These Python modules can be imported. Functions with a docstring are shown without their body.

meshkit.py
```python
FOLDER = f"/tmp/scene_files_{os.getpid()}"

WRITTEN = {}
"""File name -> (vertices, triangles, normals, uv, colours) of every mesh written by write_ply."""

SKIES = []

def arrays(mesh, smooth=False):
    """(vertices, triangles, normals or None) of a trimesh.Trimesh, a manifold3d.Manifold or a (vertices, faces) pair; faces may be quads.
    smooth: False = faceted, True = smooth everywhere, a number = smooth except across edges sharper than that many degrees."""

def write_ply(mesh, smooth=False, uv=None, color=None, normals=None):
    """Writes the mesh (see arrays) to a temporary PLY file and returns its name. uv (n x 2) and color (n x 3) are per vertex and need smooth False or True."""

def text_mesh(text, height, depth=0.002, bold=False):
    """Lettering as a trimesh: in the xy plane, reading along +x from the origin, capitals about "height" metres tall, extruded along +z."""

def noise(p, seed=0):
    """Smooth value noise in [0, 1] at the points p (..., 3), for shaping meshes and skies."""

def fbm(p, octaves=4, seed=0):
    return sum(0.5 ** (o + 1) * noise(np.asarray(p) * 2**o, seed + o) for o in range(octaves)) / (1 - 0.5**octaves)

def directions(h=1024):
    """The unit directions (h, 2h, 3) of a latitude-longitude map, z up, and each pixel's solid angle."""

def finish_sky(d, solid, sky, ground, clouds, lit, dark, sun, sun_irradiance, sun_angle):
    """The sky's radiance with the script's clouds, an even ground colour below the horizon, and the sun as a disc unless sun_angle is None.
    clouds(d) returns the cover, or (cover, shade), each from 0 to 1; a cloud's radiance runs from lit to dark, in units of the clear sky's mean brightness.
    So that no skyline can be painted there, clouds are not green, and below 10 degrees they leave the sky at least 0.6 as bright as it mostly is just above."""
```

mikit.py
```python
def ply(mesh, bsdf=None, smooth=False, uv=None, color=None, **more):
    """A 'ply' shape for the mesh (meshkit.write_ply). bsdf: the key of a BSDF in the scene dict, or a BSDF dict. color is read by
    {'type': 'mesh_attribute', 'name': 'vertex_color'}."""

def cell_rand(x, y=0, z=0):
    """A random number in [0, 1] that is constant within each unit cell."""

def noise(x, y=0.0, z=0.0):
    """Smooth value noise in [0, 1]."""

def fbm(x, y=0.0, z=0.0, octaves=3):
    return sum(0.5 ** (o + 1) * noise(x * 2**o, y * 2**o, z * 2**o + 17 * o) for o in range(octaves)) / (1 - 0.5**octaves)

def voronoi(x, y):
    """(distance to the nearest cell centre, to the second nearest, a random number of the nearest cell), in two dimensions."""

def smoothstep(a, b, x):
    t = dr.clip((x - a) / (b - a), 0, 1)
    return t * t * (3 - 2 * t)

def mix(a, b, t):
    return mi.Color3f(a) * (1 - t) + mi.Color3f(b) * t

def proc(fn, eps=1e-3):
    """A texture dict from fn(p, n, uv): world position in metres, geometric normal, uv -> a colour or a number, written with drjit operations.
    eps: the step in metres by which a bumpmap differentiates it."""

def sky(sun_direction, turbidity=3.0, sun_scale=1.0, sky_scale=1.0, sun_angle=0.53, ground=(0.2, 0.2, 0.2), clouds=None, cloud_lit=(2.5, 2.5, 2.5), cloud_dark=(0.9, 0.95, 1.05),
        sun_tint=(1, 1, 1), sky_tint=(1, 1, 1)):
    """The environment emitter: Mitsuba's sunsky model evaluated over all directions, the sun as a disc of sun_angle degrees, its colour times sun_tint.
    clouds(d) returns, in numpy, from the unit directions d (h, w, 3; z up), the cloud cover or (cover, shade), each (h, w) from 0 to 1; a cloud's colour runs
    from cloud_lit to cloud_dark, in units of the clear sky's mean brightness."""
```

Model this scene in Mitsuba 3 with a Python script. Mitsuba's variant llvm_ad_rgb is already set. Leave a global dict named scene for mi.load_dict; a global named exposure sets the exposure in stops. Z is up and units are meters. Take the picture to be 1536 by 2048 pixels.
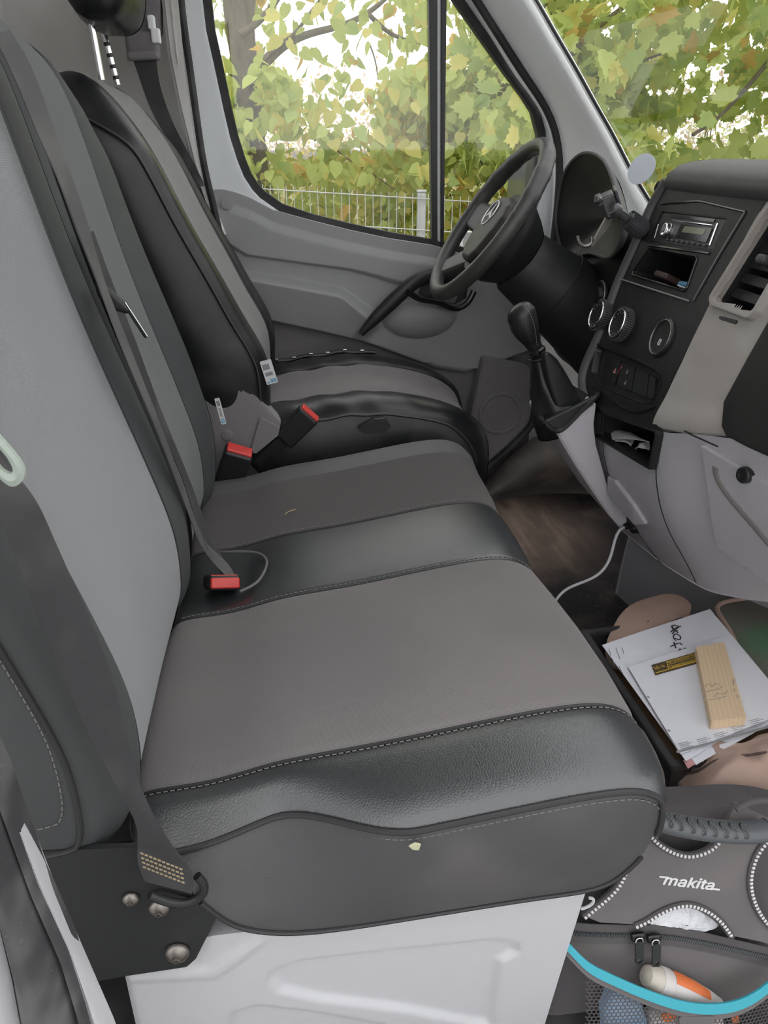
import math, random
import numpy as np, trimesh, drjit as dr, mitsuba as mi, mikit, meshkit, manifold3d as m3
from shapely.geometry import Polygon, LineString, Point
from scipy.interpolate import CubicSpline, PchipInterpolator
from mikit import noise, fbm, voronoi, smoothstep, mix, proc
T = mi.ScalarTransform4f
scene, labels = {}, {}

# ---- camera, sky, exposure (x = towards the front of the van, y = across the cab, z = up, cab floor at 0) ----
exposure = 4.28
yaw, pitch, focal = math.radians(6.6), math.radians(25.2), 1540.0
view = [math.sin(yaw) * math.cos(pitch), math.cos(yaw) * math.cos(pitch), -math.sin(pitch)]
scene['camera'] = {'type': 'perspective', 'fov_axis': 'y', 'fov': 2 * math.degrees(math.atan(1024 / focal)), 'near_clip': 0.02,
                   'to_world': T().look_at(origin=[0, 0, 1], target=[view[0], view[1], 1 + view[2]], up=[0, 0, 1])}
def overcast(d):
    return np.ones(d.shape[:2]), 0.35 * meshkit.fbm(d * 3.0, 3)
scene['sky'] = mikit.sky((0.2, -0.3, 0.9), sun_scale=0.0, sky_scale=1.0, clouds=overcast, cloud_lit=(1.0, 1.0, 1.0), cloud_dark=(0.8, 0.82, 0.86), ground=(0.22, 0.22, 0.21))

# ---- materials ----
BRIGHT = ('trim_light', 'door_white', 'door_grey', 'wall_grey', 'bark', 'grass_ground', 'asphalt', 'steel', 'chrome', 'galvanised', 'carpet_grey', 'floor_mat')
def mat(name, color, rough=0.5, bump=None, spec=0.5, eps=4e-4, **kw):
    g = 1.0 if name in BRIGHT else 0.76
    c = proc(lambda p, n, uv: color(p, n, uv) * g) if callable(color) else {'type': 'rgb', 'value': [x * g for x in color]}
    r = proc(rough) if callable(rough) else rough
    b = {'type': 'principled', 'base_color': c, 'roughness': r, 'specular': spec, **kw}
    if bump:
        b = {'type': 'bumpmap', 'height': proc(bump[0], eps=eps), 'scale': bump[1], 'bsdf': b}
    scene[name] = {'type': 'twosided', 'bsdf': b}
    return name

def weave_height(p, n, uv):
    a, b = (uv.x + uv.y) * 1900.0, (uv.x - uv.y) * 1900.0
    return 0.5 + 0.25 * (dr.sin(a) + dr.sin(b) * 0.7)
def rib_height(p, n, uv):
    return 0.5 + 0.5 * dr.sin(uv.y * 2100.0) * (0.7 + 0.3 * dr.sin(uv.x * 1700.0))
def grain_height(p, n, uv):
    a, b, _ = voronoi(uv.x * 330.0, uv.y * 330.0)
    return smoothstep(0.0, 0.28, b - a)
def plastic_height(p, n, uv):
    return noise(p.x * 900, p.y * 900, p.z * 900)
def dusty(base, dust, amount, scale=14.0):
    def fn(p, n, uv):
        d = smoothstep(0.42, 0.75, fbm(p.x * scale, p.y * scale, p.z * scale, 3))
        s = smoothstep(0.80, 0.9, noise(p.x * 420, p.y * 420, p.z * 420)) * smoothstep(0.5, 0.7, noise(p.x * 30, p.y * 30, p.z * 30))
        return mix(base, dust, dr.clip(amount * d + 0.35 * s * amount, 0, 1))
    return fn
def weave_color(base, dust, amount, scale=9.0, kind=0):
    dd = dusty(base, dust, amount, scale)
    def fn(p, n, uv):
        if kind == 0:
            w = 0.86 + 0.2 * (dr.sin((uv.x + uv.y) * 1900.0) * dr.sin((uv.x - uv.y) * 1900.0))
        else:
            w = 0.86 + 0.16 * dr.sin(uv.y * 2100.0)
        return dd(p, n, uv) * w
    return fn
mat('cushion_fabric', weave_color((0.225, 0.213, 0.213), (0.29, 0.273, 0.262), 0.6, 5.0), 0.9, (weave_height, 0.00025), spec=0.2)
mat('cushion_fabric_fine', weave_color((0.135, 0.125, 0.125), (0.21, 0.195, 0.185), 0.6, 5.0, 1), 0.9, (rib_height, 0.0002), spec=0.2)
mat('back_fabric', weave_color((0.33, 0.34, 0.35), (0.37, 0.375, 0.38), 0.6, 5.0), 0.9, (weave_height, 0.00025), spec=0.25)
mat('back_fabric_fine', weave_color((0.19, 0.20, 0.20), (0.23, 0.235, 0.23), 0.5, 5.0, 1), 0.9, (rib_height, 0.0002), spec=0.25)
mat('driver_fabric', weave_color((0.24, 0.225, 0.228), (0.30, 0.28, 0.275), 0.6, 5.0, 1), 0.9, (rib_height, 0.0002), spec=0.2)
mat('driver_back_fabric', weave_color((0.28, 0.285, 0.275), (0.32, 0.322, 0.31), 0.5, 5.0, 1), 0.9, (rib_height, 0.0002), spec=0.25)
mat('leatherette', dusty((0.026, 0.029, 0.031), (0.05, 0.05, 0.05), 0.5, 8.0), 0.30, (grain_height, 0.00013), spec=1.0, clearcoat=1.0, clearcoat_gloss=0.4)
mat('leatherette_dusty', dusty((0.075, 0.075, 0.078), (0.12, 0.113, 0.11), 0.8, 7.0), 0.55, (grain_height, 0.0002), spec=0.45)
mat('leatherette_smooth', dusty((0.014, 0.015, 0.016), (0.05, 0.048, 0.046), 0.5), 0.33, None, spec=0.4)
mat('leatherette_matt', dusty((0.068, 0.073, 0.075), (0.09, 0.092, 0.092), 0.6, 6.0), 0.6, None, spec=0.4)
mat('fleck', (0.55, 0.55, 0.36), 0.7)
mat('bolster_grey', dusty((0.13, 0.13, 0.132), (0.165, 0.16, 0.155), 0.6, 6.0), 0.6, (grain_height, 0.0002), spec=0.4)
mat('piping_black', (0.03, 0.03, 0.032), 0.45)
mat('piping_grey', (0.16, 0.155, 0.15), 0.6)
mat('thread', (0.22, 0.21, 0.2), 0.8)
mat('thread_tan', (0.34, 0.27, 0.16), 0.8)
def web_height(p, n, uv):
    return 0.5 + 0.5 * dr.sin((p.x + p.z) * 2600) * dr.sin((p.y - p.z) * 2600)
mat('webbing', dusty((0.045, 0.045, 0.048), (0.11, 0.105, 0.1), 0.6), 0.7, None, spec=0.4)
mat('webbing_grey', dusty((0.10, 0.10, 0.10), (0.16, 0.155, 0.15), 0.6), 0.7, None, spec=0.4)
mat('black_plastic', (0.018, 0.019, 0.02), 0.45, None)
mat('black_gloss', (0.012, 0.012, 0.013), 0.15, None)
mat('rubber', dusty((0.02, 0.02, 0.021), (0.07, 0.068, 0.066), 0.6), 0.6)
mat('console_black', dusty((0.013, 0.014, 0.0135), (0.035, 0.035, 0.033), 0.35, 8.0), 0.5, spec=0.35)
mat('dash_grey', dusty((0.235, 0.225, 0.225), (0.30, 0.28, 0.26), 0.3, 6.0), 0.6, spec=0.4)
mat('dash_silver', dusty((0.46, 0.44, 0.415), (0.36, 0.32, 0.285), 0.7, 5.0), 0.55, spec=0.45)
mat('lower_grey', dusty((0.55, 0.53, 0.565), (0.60, 0.58, 0.58), 0.25, 5.0), 0.55, spec=0.4)
mat('door_grey', dusty((0.26, 0.265, 0.262), (0.29, 0.286, 0.278), 0.3, 5.0), 0.5, spec=0.45)
mat('door_lower', dusty((0.24, 0.227, 0.233), (0.28, 0.265, 0.258), 0.4, 5.0), 0.7, None, spec=0.3)
mat('trim_light', dusty((0.86, 0.88, 0.88), (0.80, 0.80, 0.78), 0.4, 4.0), 0.45, None, spec=0.45)
mat('wall_grey', dusty((0.60, 0.595, 0.58), (0.46, 0.43, 0.40), 0.6, 4.0), 0.6)
mat('roof_lining', (0.80, 0.80, 0.79), 0.8)
mat('white_paint', (0.57, 0.57, 0.59), 0.35, None, clearcoat=0.6, clearcoat_gloss=0.9)
mat('steel', (0.62, 0.62, 0.63), 0.22, None, metallic=1.0)
mat('steel_dull', (0.36, 0.33, 0.30), 0.42, None, metallic=1.0)
mat('galvanised', (0.50, 0.51, 0.50), 0.5, None, metallic=0.5)
mat('chrome', (0.8, 0.8, 0.82), 0.12, None, metallic=1.0)
mat('red_button', (0.75, 0.06, 0.05), 0.35)
mat('tongue_green', (0.42, 0.48, 0.42), 0.5)
mat('white_label', (0.75, 0.75, 0.76), 0.6)
mat('blue_print', (0.15, 0.42, 0.62), 0.6)
mat('grey_print', (0.30, 0.30, 0.31), 0.6)
mat('dark_print', (0.035, 0.035, 0.045), 0.6)
mat('white_print', (0.75, 0.75, 0.74), 0.6)
mat('pink_print', (0.75, 0.38, 0.38), 0.5)
mat('white_cable', (0.72, 0.72, 0.74), 0.4)

# ---- helpers ----
ARR = np.asarray
def numbered(name):
    if name not in scene and name not in labels and not any(k.startswith(name + '__') for k in scene):
        return name
    i = 1
    while True:
        k = '%s_%03d' % (name, i)
        if k not in scene and k not in labels and not any(q.startswith(k + '__') for q in scene):
            return k
        i += 1
def add(name, mesh, bsdf, parent=None, smooth=35, uv=None, label=None, kind=None, **kw):
    key = numbered((parent + '__' if parent else '') + name)
    if uv is not None:
        smooth = True
    scene[key] = mikit.ply(mesh, bsdf, smooth=smooth, uv=uv, **kw)
    if label:
        labels.setdefault(key, {})['label'] = label
    if kind:
        labels.setdefault(key, {})['kind'] = kind
    return key
def thing(name, label, category, group=None):
    key = numbered(name)
    labels[key] = {'label': label, 'category': category}
    if group:
        labels[key]['group'] = group
    return key
def tag(key, label, category, group=None):
    labels.setdefault(key, {}).update({'label': label, 'category': category})
    if group:
        labels[key]['group'] = group
    return key
def struct(name, mesh, bsdf, label, smooth=35, **kw):
    key = add(name, mesh, bsdf, None, smooth, **kw)
    labels[key] = {'label': label, 'kind': 'structure'}
    return key
cat = trimesh.util.concatenate
def tm(v, f):
    return trimesh.Trimesh(ARR(v, float), ARR(f, int), process=False)
def grid(P, cu=False, cv=False):
    P = ARR(P, float); n, m = P.shape[:2]
    i, j = np.meshgrid(np.arange(n if cu else n - 1), np.arange(m if cv else m - 1), indexing='ij')
    a, b, c, d = i * m + j, ((i + 1) % n) * m + j, ((i + 1) % n) * m + (j + 1) % m, i * m + (j + 1) % m
    q = np.stack([a, b, c, d], -1).reshape(-1, 4)
    return tm(P.reshape(-1, 3), np.vstack([q[:, [0, 1, 2]], q[:, [0, 2, 3]]]))
def loft(R, cap=True):
    R = ARR(R, float); m = grid(R, cv=True); n, k = R.shape[:2]
    if not cap:
        return m
    v = np.vstack([m.vertices, R[0].mean(0), R[-1].mean(0)]); j = np.arange(k); c = n * k
    f0 = np.stack([j * 0 + c, j, (j + 1) % k], 1); b = (n - 1) * k
    f1 = np.stack([j * 0 + c + 1, b + (j + 1) % k, b + j], 1)
    return tm(v, np.vstack([m.faces, f0, f1]))
def curve(pts, n=40, closed=False, lin=False):
    p = ARR(pts, float)
    if closed:
        p = np.vstack([p, p[:1]])
    s = np.r_[0, np.cumsum(np.linalg.norm(np.diff(p, axis=0), axis=1))]
    t = np.linspace(0, s[-1], n + 1)[:-1] if closed else np.linspace(0, s[-1], n)
    if lin or len(p) < 3:
        return np.stack([np.interp(t, s, p[:, k]) for k in range(p.shape[1])], 1)
    return CubicSpline(s, p, bc_type='periodic' if closed else 'natural')(t)
def frames(p, closed=False, up=(0, 0, 1)):
    t = (np.roll(p, -1, 0) - np.roll(p, 1, 0)) if closed else np.gradient(p, axis=0)
    t /= np.linalg.norm(t, axis=1, keepdims=True) + 1e-12
    a = np.cross(t[0], up)
    if np.linalg.norm(a) < 1e-3:
        a = np.cross(t[0], (1, 0, 0))
    A = []
    for k in range(len(p)):
        a = a - t[k] * (a @ t[k]); a = a / np.linalg.norm(a); A.append(a)
    A = ARR(A)
    return t, A, np.cross(t, A)
def tube(pts, r, n=10, closed=False, seg=None, flat=1.0, up=(0, 0, 1), lin=False):
    p = curve(pts, seg or max(len(pts) * 4, 8), closed, lin) if seg != 0 else ARR(pts, float)
    t, A, B = frames(p, closed, up)
    r = np.broadcast_to(np.interp(np.linspace(0, 1, len(p)), np.linspace(0, 1, np.size(r)), np.ravel(r)), (len(p),))
    th = np.arange(n) * 2 * np.pi / n
    R = p[:, None] + r[:, None, None] * (np.cos(th)[None, :, None] * A[:, None] + flat * np.sin(th)[None, :, None] * B[:, None])
    return grid(R, cu=True, cv=True) if closed else loft(R)
def ribbon(L, R, t, n=40, lin=False):
    """A band between two edge curves, t thick."""
    a, b = curve(L, n, lin=lin), curve(R, n, lin=lin)
    d = np.gradient((a + b) / 2, axis=0); w = b - a
    nn = np.cross(d, w); nn /= np.linalg.norm(nn, axis=1, keepdims=True) + 1e-12
    k = 5; rows = [a + (b - a) * s for s in np.linspace(0, 1, k)]
    ring = [x + nn * t / 2 for x in rows] + [x - nn * t / 2 for x in rows[::-1]]
    return loft(np.stack(ring, 1))
def rbox(sx, sy, sz, r, seg=12):
    s = m3.Manifold.sphere(r, seg)
    x, y, z = max(sx / 2 - r, 1e-5), max(sy / 2 - r, 1e-5), max(sz / 2 - r, 1e-5)
    h = m3.Manifold.batch_hull([s.translate((a * x, b * y, c * z)) for a in (-1, 1) for b in (-1, 1) for c in (-1, 1)])
    m = h.to_mesh()
    return tm(m.vert_properties[:, :3], m.tri_verts)
def hull(balls, seg=14):
    h = m3.Manifold.batch_hull([m3.Manifold.sphere(r, seg).translate(tuple(map(float, p))) for p, r in balls])
    m = h.to_mesh()
    return tm(m.vert_properties[:, :3], m.tri_verts)
def mf(m):
    return m3.Manifold(m3.Mesh(ARR(m.vertices, np.float32), ARR(m.faces, np.uint32)))
def unmf(h):
    m = h.to_mesh()
    return tm(m.vert_properties[:, :3], m.tri_verts)
def place(mesh, o, u, v, w=None):
    u, v = ARR(u, float), ARR(v, float); u = u / np.linalg.norm(u)
    w = np.cross(u, v) if w is None else ARR(w, float); w = w / np.linalg.norm(w); v = np.cross(w, u)
    mesh = mesh.copy(); mesh.vertices = ARR(o, float) + mesh.vertices @ np.stack([u, v, w])
    return mesh
def move(mesh, d):
    mesh = mesh.copy(); mesh.vertices = mesh.vertices + ARR(d, float)
    return mesh
def slab(poly, h, b=0.0, z0=0.0, seg=3):
    """A flat plate of the outline poly (n x 2 or shapely), from z0 to z0 + h, its upper rim rounded by b."""
    P = poly if hasattr(poly, 'exterior') else Polygon(ARR(poly))
    if b <= 0:
        return move(trimesh.creation.extrude_polygon(P, h, engine='earcut'), (0, 0, z0))
    parts = []
    zs = [0, h - b] + [h - b + b * math.sin(a) for a in np.linspace(0, math.pi / 2, seg + 1)[1:]]
    ins = [0, 0] + [b * (1 - math.cos(a)) for a in np.linspace(0, math.pi / 2, seg + 1)[1:]]
    for k in range(1, len(zs)):
        q = P.buffer(-(ins[k] + ins[k - 1]) / 2) if k > 1 else P
        lo = 0 if k == 1 else zs[k - 1]
        for g in getattr(q, 'geoms', [q]):
            if g.area > 0:
                parts.append(move(trimesh.creation.extrude_polygon(g, zs[k] - lo, engine='earcut'), (0, 0, z0 + lo)))
    return cat(parts)
def inset_loft(poly, h, b, z0=0.0, seg=4, crown=0.0):
    """As slab, for a convex outline given as points: one smooth loft with a rounded rim."""
    P = ARR(poly, float)
    if Polygon(P).exterior.is_ccw is False:
        P = P[::-1]
    t = np.roll(P, -1, 0) - np.roll(P, 1, 0); nn = np.stack([t[:, 1], -t[:, 0]], 1); nn /= np.linalg.norm(nn, axis=1, keepdims=True) + 1e-12
    rings = [np.c_[P, np.full(len(P), z0)]]
    for a in np.linspace(0, math.pi / 2, seg + 1):
        rings.append(np.c_[P - nn * b * (1 - math.cos(a)), np.full(len(P), z0 + h - b + b * math.sin(a))])
    c = P.mean(0); q = rings[-1][:, :2]
    for s in (0.7, 0.35):
        rings.append(np.c_[c + (q - c) * s, np.full(len(P), z0 + h + crown * (1 - s * s))])
    return loft(rings)
def rounded(pts, r, n=6):
    g = Polygon(ARR(pts)).buffer(-r, join_style=1).buffer(r, quad_segs=n)
    return ARR(g.exterior.coords)[:-1]
def rect2(u0, v0, u1, v1, r=0.0):
    p = [(u0, v0), (u1, v0), (u1, v1), (u0, v1)]
    return rounded(p, r) if r else ARR(p)
def cyl(p0, p1, r, n=24, bev=0.0):
    """A round bar from p0 to p1, its far rim bevelled."""
    p0, p1 = ARR(p0, float), ARR(p1, float); L = np.linalg.norm(p1 - p0)
    pr = [(0, r), (L - bev, r)] + ([(L - bev * 0.3, r - bev * 0.3), (L, r - bev)] if bev else [(L, r)])
    return lathe(pr, p0, p1 - p0, n)
def lathe(profile, o, axis, n=32, cap=True):
    """profile: (distance along axis, radius)."""
    a = ARR(axis, float) / np.linalg.norm(axis); x = np.cross(a, (0, 0, 1) if abs(a[2]) < .9 else (1, 0, 0)); x /= np.linalg.norm(x); y = np.cross(a, x)
    th = np.arange(n) * 2 * np.pi / n
    R = [ARR(o, float) + a * h + r * (np.cos(th)[:, None] * x + np.sin(th)[:, None] * y) for h, r in profile]
    return loft(R, cap)
def taubin(mesh, it=10):
    trimesh.smoothing.filter_taubin(mesh, iterations=it)
    return mesh
def stitches(path, step=0.006, length=0.004, r=0.0006):
    """A row of short threads along a path."""
    p = ARR(path, float); s = np.r_[0, np.cumsum(np.linalg.norm(np.diff(p, axis=0), axis=1))]
    out = []
    at = lambda q: ARR([np.interp(q, s, p[:, k]) for k in range(3)])
    for a in np.arange(0, s[-1] - length, step):
        out.append(tube([at(a), at(a + length)], r, 5, seg=2))
    return cat(out)
def sm01(a, b, x):
    t = np.clip((ARR(x, float) - a) / (b - a), 0, 1)
    return t * t * (3 - 2 * t)

# ---- the cab: floor, walls, far door, pillars, windows ----
def floor_color(p, n, uv):
    b = smoothstep(0.36, 0.04, dr.sqrt(dr.square((p.x - 0.62) * 1.25) + dr.square(p.y - 1.93)) )
    d = smoothstep(0.35, 0.75, fbm(p.x * 26, p.y * 5, 0.3, 4))
    d2 = smoothstep(0.45, 0.8, fbm(p.x * 9, p.y * 9, 4.3, 4))
    s = smoothstep(0.88, 0.93, noise(p.x * 230, p.y * 230, 1.0)) * smoothstep(0.35, 0.6, noise(p.x * 14, p.y * 14, 2.0))
    return mix(mix((0.030, 0.028, 0.029), (0.42, 0.31, 0.25), dr.clip(b * (0.5 + 0.6 * d) + 0.22 * d2, 0, 1)), (0.33, 0.28, 0.23), 0.22 * s)
def mat_ribs(p, n, uv):
    return 0.5 + 0.5 * dr.sin(p.y * 900) 
mat('floor_mat', floor_color, 0.75, (mat_ribs, 0.0006), spec=0.3)
mat('carpet_grey', dusty((0.30, 0.29, 0.31), (0.36, 0.345, 0.34), 0.4, 6.0), 0.9, spec=0.15)
struct('floor', move(trimesh.creation.box((1.9, 1.86, .04)), (.33, 1.33, -.024)), 'rubber', 'cab floor under the seats and footwells')
def floor_mat():
    xs, ys = np.linspace(.30, 1.02, 60), np.linspace(1.0, 2.2, 60)
    o = curve([(.30, 1.0), (.30, 2.14), (.50, 2.19), (.60, 2.21), (.78, 2.205), (.97, 2.19), (.98, 1.7), (.80, 1.52), (.79, 1.0)], 80, closed=True, lin=True)
    return slab(Polygon(o).buffer(-.02).buffer(.02), .010, .003)
tag(add('floor_mat', floor_mat(), 'floor_mat'), 'black ribbed rubber floor mat with brown dirt in the driver footwell', 'floor mat')
# bulkhead behind the seats
xs = np.linspace(.36, 2.3, 40); zs = np.linspace(-.02, 1.74, 40)
bw = ARR([[(-.66 + .012 * math.sin(y * 9) * math.sin(z * 6), y, z) for y in xs] for z in zs])
struct('wall_back', grid(bw), 'wall_grey', 'pale grey bulkhead wall behind the seats', True)

struct('ceiling', move(rbox(1.0, 1.84, .05, .02), (-.18, 1.36, 1.74)), 'roof_lining', 'pale roof lining above the seats')

# far door (driver's door) with its window
S_ = ARR([(-.2686,.9172),(-.1952,.9075),(-.1639,.9085),(-.1332,.9013),(-.0964,.8881),(-.0411,.859),(.0544,.8327),(.1585,.8071),(.2649,.7846),(.387,.7654),(.5126,.7275),(.6778,.6826)])
A_ = ARR([(-.2536,.8247),(-.1926,.7997),(-.1155,.7516),(.0237,.7306),(.1567,.712),(.2338,.6951),(.2927,.6784)])
B_ = ARR([(-.2633,.7323),(-.188,.7084),(-.1044,.689),(.0206,.6647),(.1308,.6416),(.2124,.5723),(.2516,.5017)])
C_ = ARR([(-.2734,.6363),(-.0623,.5786),(.0703,.5468),(.1699,.5207),(.2332,.498),(.3965,.433),(.4851,.4156),(.5287,.429),(.6736,.4761)])
L_ = lambda c, x: np.interp(x, c[:, 0], c[:, 1])
def door_panel():
    X = np.linspace(-.27, .70, 190); rows = []
    V = np.r_[np.linspace(0, .55, 40), np.linspace(.555, 1, 120)]
    for v in V:
        zt = L_(S_, X); z = .06 + (zt - .06) * v
        a, b, c = L_(A_, X), L_(B_, X), L_(C_, X)
        up = .060 - .030 * sm01(zt - .055, zt, z) - .02 * sm01(zt - .012, zt, z)
        s = X - (.195 + (z - .53))
        t = sm01(-.045, .02, s)
        u = np.clip((a - z) / np.maximum(a - b, 1e-3), 0, 1)
        scoop = .060 - .060 * sm01(0, .26, u) + .095 * sm01(.40, 1.0, u) ** 1.3
        low = .095 - .025 * np.clip((b - z) / np.maximum(b - c, 1e-3), 0, 1)
        p = np.where(z > a, up, np.where(z > b, scoop, low))
        p = p * (1 - t) + (up * (z > a) + .060 * (z <= a)) * t
        g = ((X - .345) / .105) ** 2 + ((z - .577) / .058) ** 2
        p = np.maximum(p, .048 + .05 * np.sqrt(np.clip(1 - g, 0, 1)) * sm01(.655, .60, z))
        under = sm01(c + .004, c - .012, z)
        p = p * (1 - under) + .018 * under
        rows.append(np.stack([X, 2.2 - p, z], 1))
    rows.append(np.stack([X, 0 * X + 2.205, L_(S_, X) + .001], 1))
    return grid(ARR(rows))
door = struct('door_1', door_panel(), 'door_grey', 'grey moulded inner panel of the far front door', 60)
add('lower_panel', grid(ARR([[(x, 2.178 - .004 * math.sin(v * 3.14), .04 + (L_(C_, x) + .0 - .04) * v) for x in np.linspace(-.27, .70, 40)] for v in np.linspace(0, 1, 12)])), 'door_lower', door)
add('screw_cover', lathe([(0, .0155), (.0015, .0155), (.002, .0135), (.002, .001)], (-.1544,2.137,.8774), (0, -1, 0), 28), 'door_grey', door)
add('lock_pin', cyl((-.0303,2.18,.8509), (-.0289,2.18,.8752), .0055, 14, .002), 'black_plastic', door, label='black lock pin')
hp = [(.1786,2.085,.5484),(.2005,2.085,.572),(.2547,2.085,.6239),(.3001,2.085,.6647),(.3328,2.09,.6865),(.3828,2.1,.6959),(.4638,2.11,.6957)]
add('pull_handle', tube(curve(hp, 60), [.008, .017, .0195, .0195, .0195, .0195, .018], 12, seg=0, flat=.75, up=(0, 1, 0)), 'black_plastic', door, label='black pull handle')
fr = curve([(.2987,2.075,.6637),(.334,2.075,.641),(.3912,2.075,.6281),(.4382,2.075,.6126),(.4676,2.075,.6292),(.4826,2.075,.6577)], 40)
add('handle_frame', tube(fr, .008, 10, seg=0), 'black_gloss', door, label='glossy black frame below the handle')
add('switch_tray', place(slab(rounded([(.3379,.6433),(.3561,.6821),(.476,.6826),(.4715,.6327),(.4404,.616)], .008), .01, .002), (0, 2.125, 0), (1, 0, 0), (0, 0, 1)), 'black_plastic', door)
add('window_switch', place(rbox(.05, .03, .018, .006), (.416,2.1,.6391), (1, 0, -.15), (0, -.5, .87)), 'door_lower', door)
# footwell side, speaker panel, door seal, step side
kp = rounded([(.5264,.4706),(.6621,.4379),(.6879,.2726),(.6499,.2165),(.5131,.1056),(.4726,.1559),(.5009,.3208)], .01)
kick = struct('trim_1', place(slab(kp, .05, .008), (0, 2.15, 0), (1, 0, 0), (0, 0, 1)), 'door_lower', 'dark grey footwell panel with a round speaker beside the driver cushion')
sc2 = ARR((.5834,2.1,.3041))
add('speaker_grille', lathe([(0, .064), (.003, .064), (.005, .061), (.005, .057), (.002, .054), (.003, .03), (.0035, .0015)], sc2 + [0, 0, 0], (0, -1, 0), 48), 'door_lower', kick, label='round speaker grille')
add('door_seal', tube([(.6817,2.09,.4471),(.6775,2.09,.3595),(.6812,2.09,.2808),(.6517,2.09,.2356),(.598,2.09,.1813),(.549,2.09,.1355),(.5085,2.09,.092),(.4432,2.09,.0393)], .0105, 10), 'rubber', kick)
st1 = curve([(.8708,2.11,.3318),(.7563,2.11,.2588),(.6835,2.11,.2146),(.6145,2.11,.1504),(.5317,2.11,.0592)], 30); st2 = curve([(.8902,2.06,.1446),(.8124,2.06,.1482),(.7213,2.06,.1364),(.6335,2.06,.0839),(.5662,2.06,.0595)], 30)
st3 = curve([(.9944,2.0848,.03),(.9187,2.1406,.03),(.8285,2.1631,.03),(.7147,2.1642,.03),(.5793,2.1252,.03)], 30)
P = [st1 + [0, .03, -.02], st1, st1 * .66 + st2 * .34 + [0, -.018, .008], st1 * .3 + st2 * .7 + [0, -.012, .01], st2, st2 * .5 + st3 * .5 + [0, .005, -.004], st3, st3 + [0, 0, -.06]]
mat('sill_plastic', dusty((0.13, 0.12, 0.115), (0.27, 0.23, 0.19), 0.9, 9.0), 0.6)
struct('trim_2', grid(ARR(P)), 'sill_plastic', 'dusty grey door sill moulding in the driver footwell', True)
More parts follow.
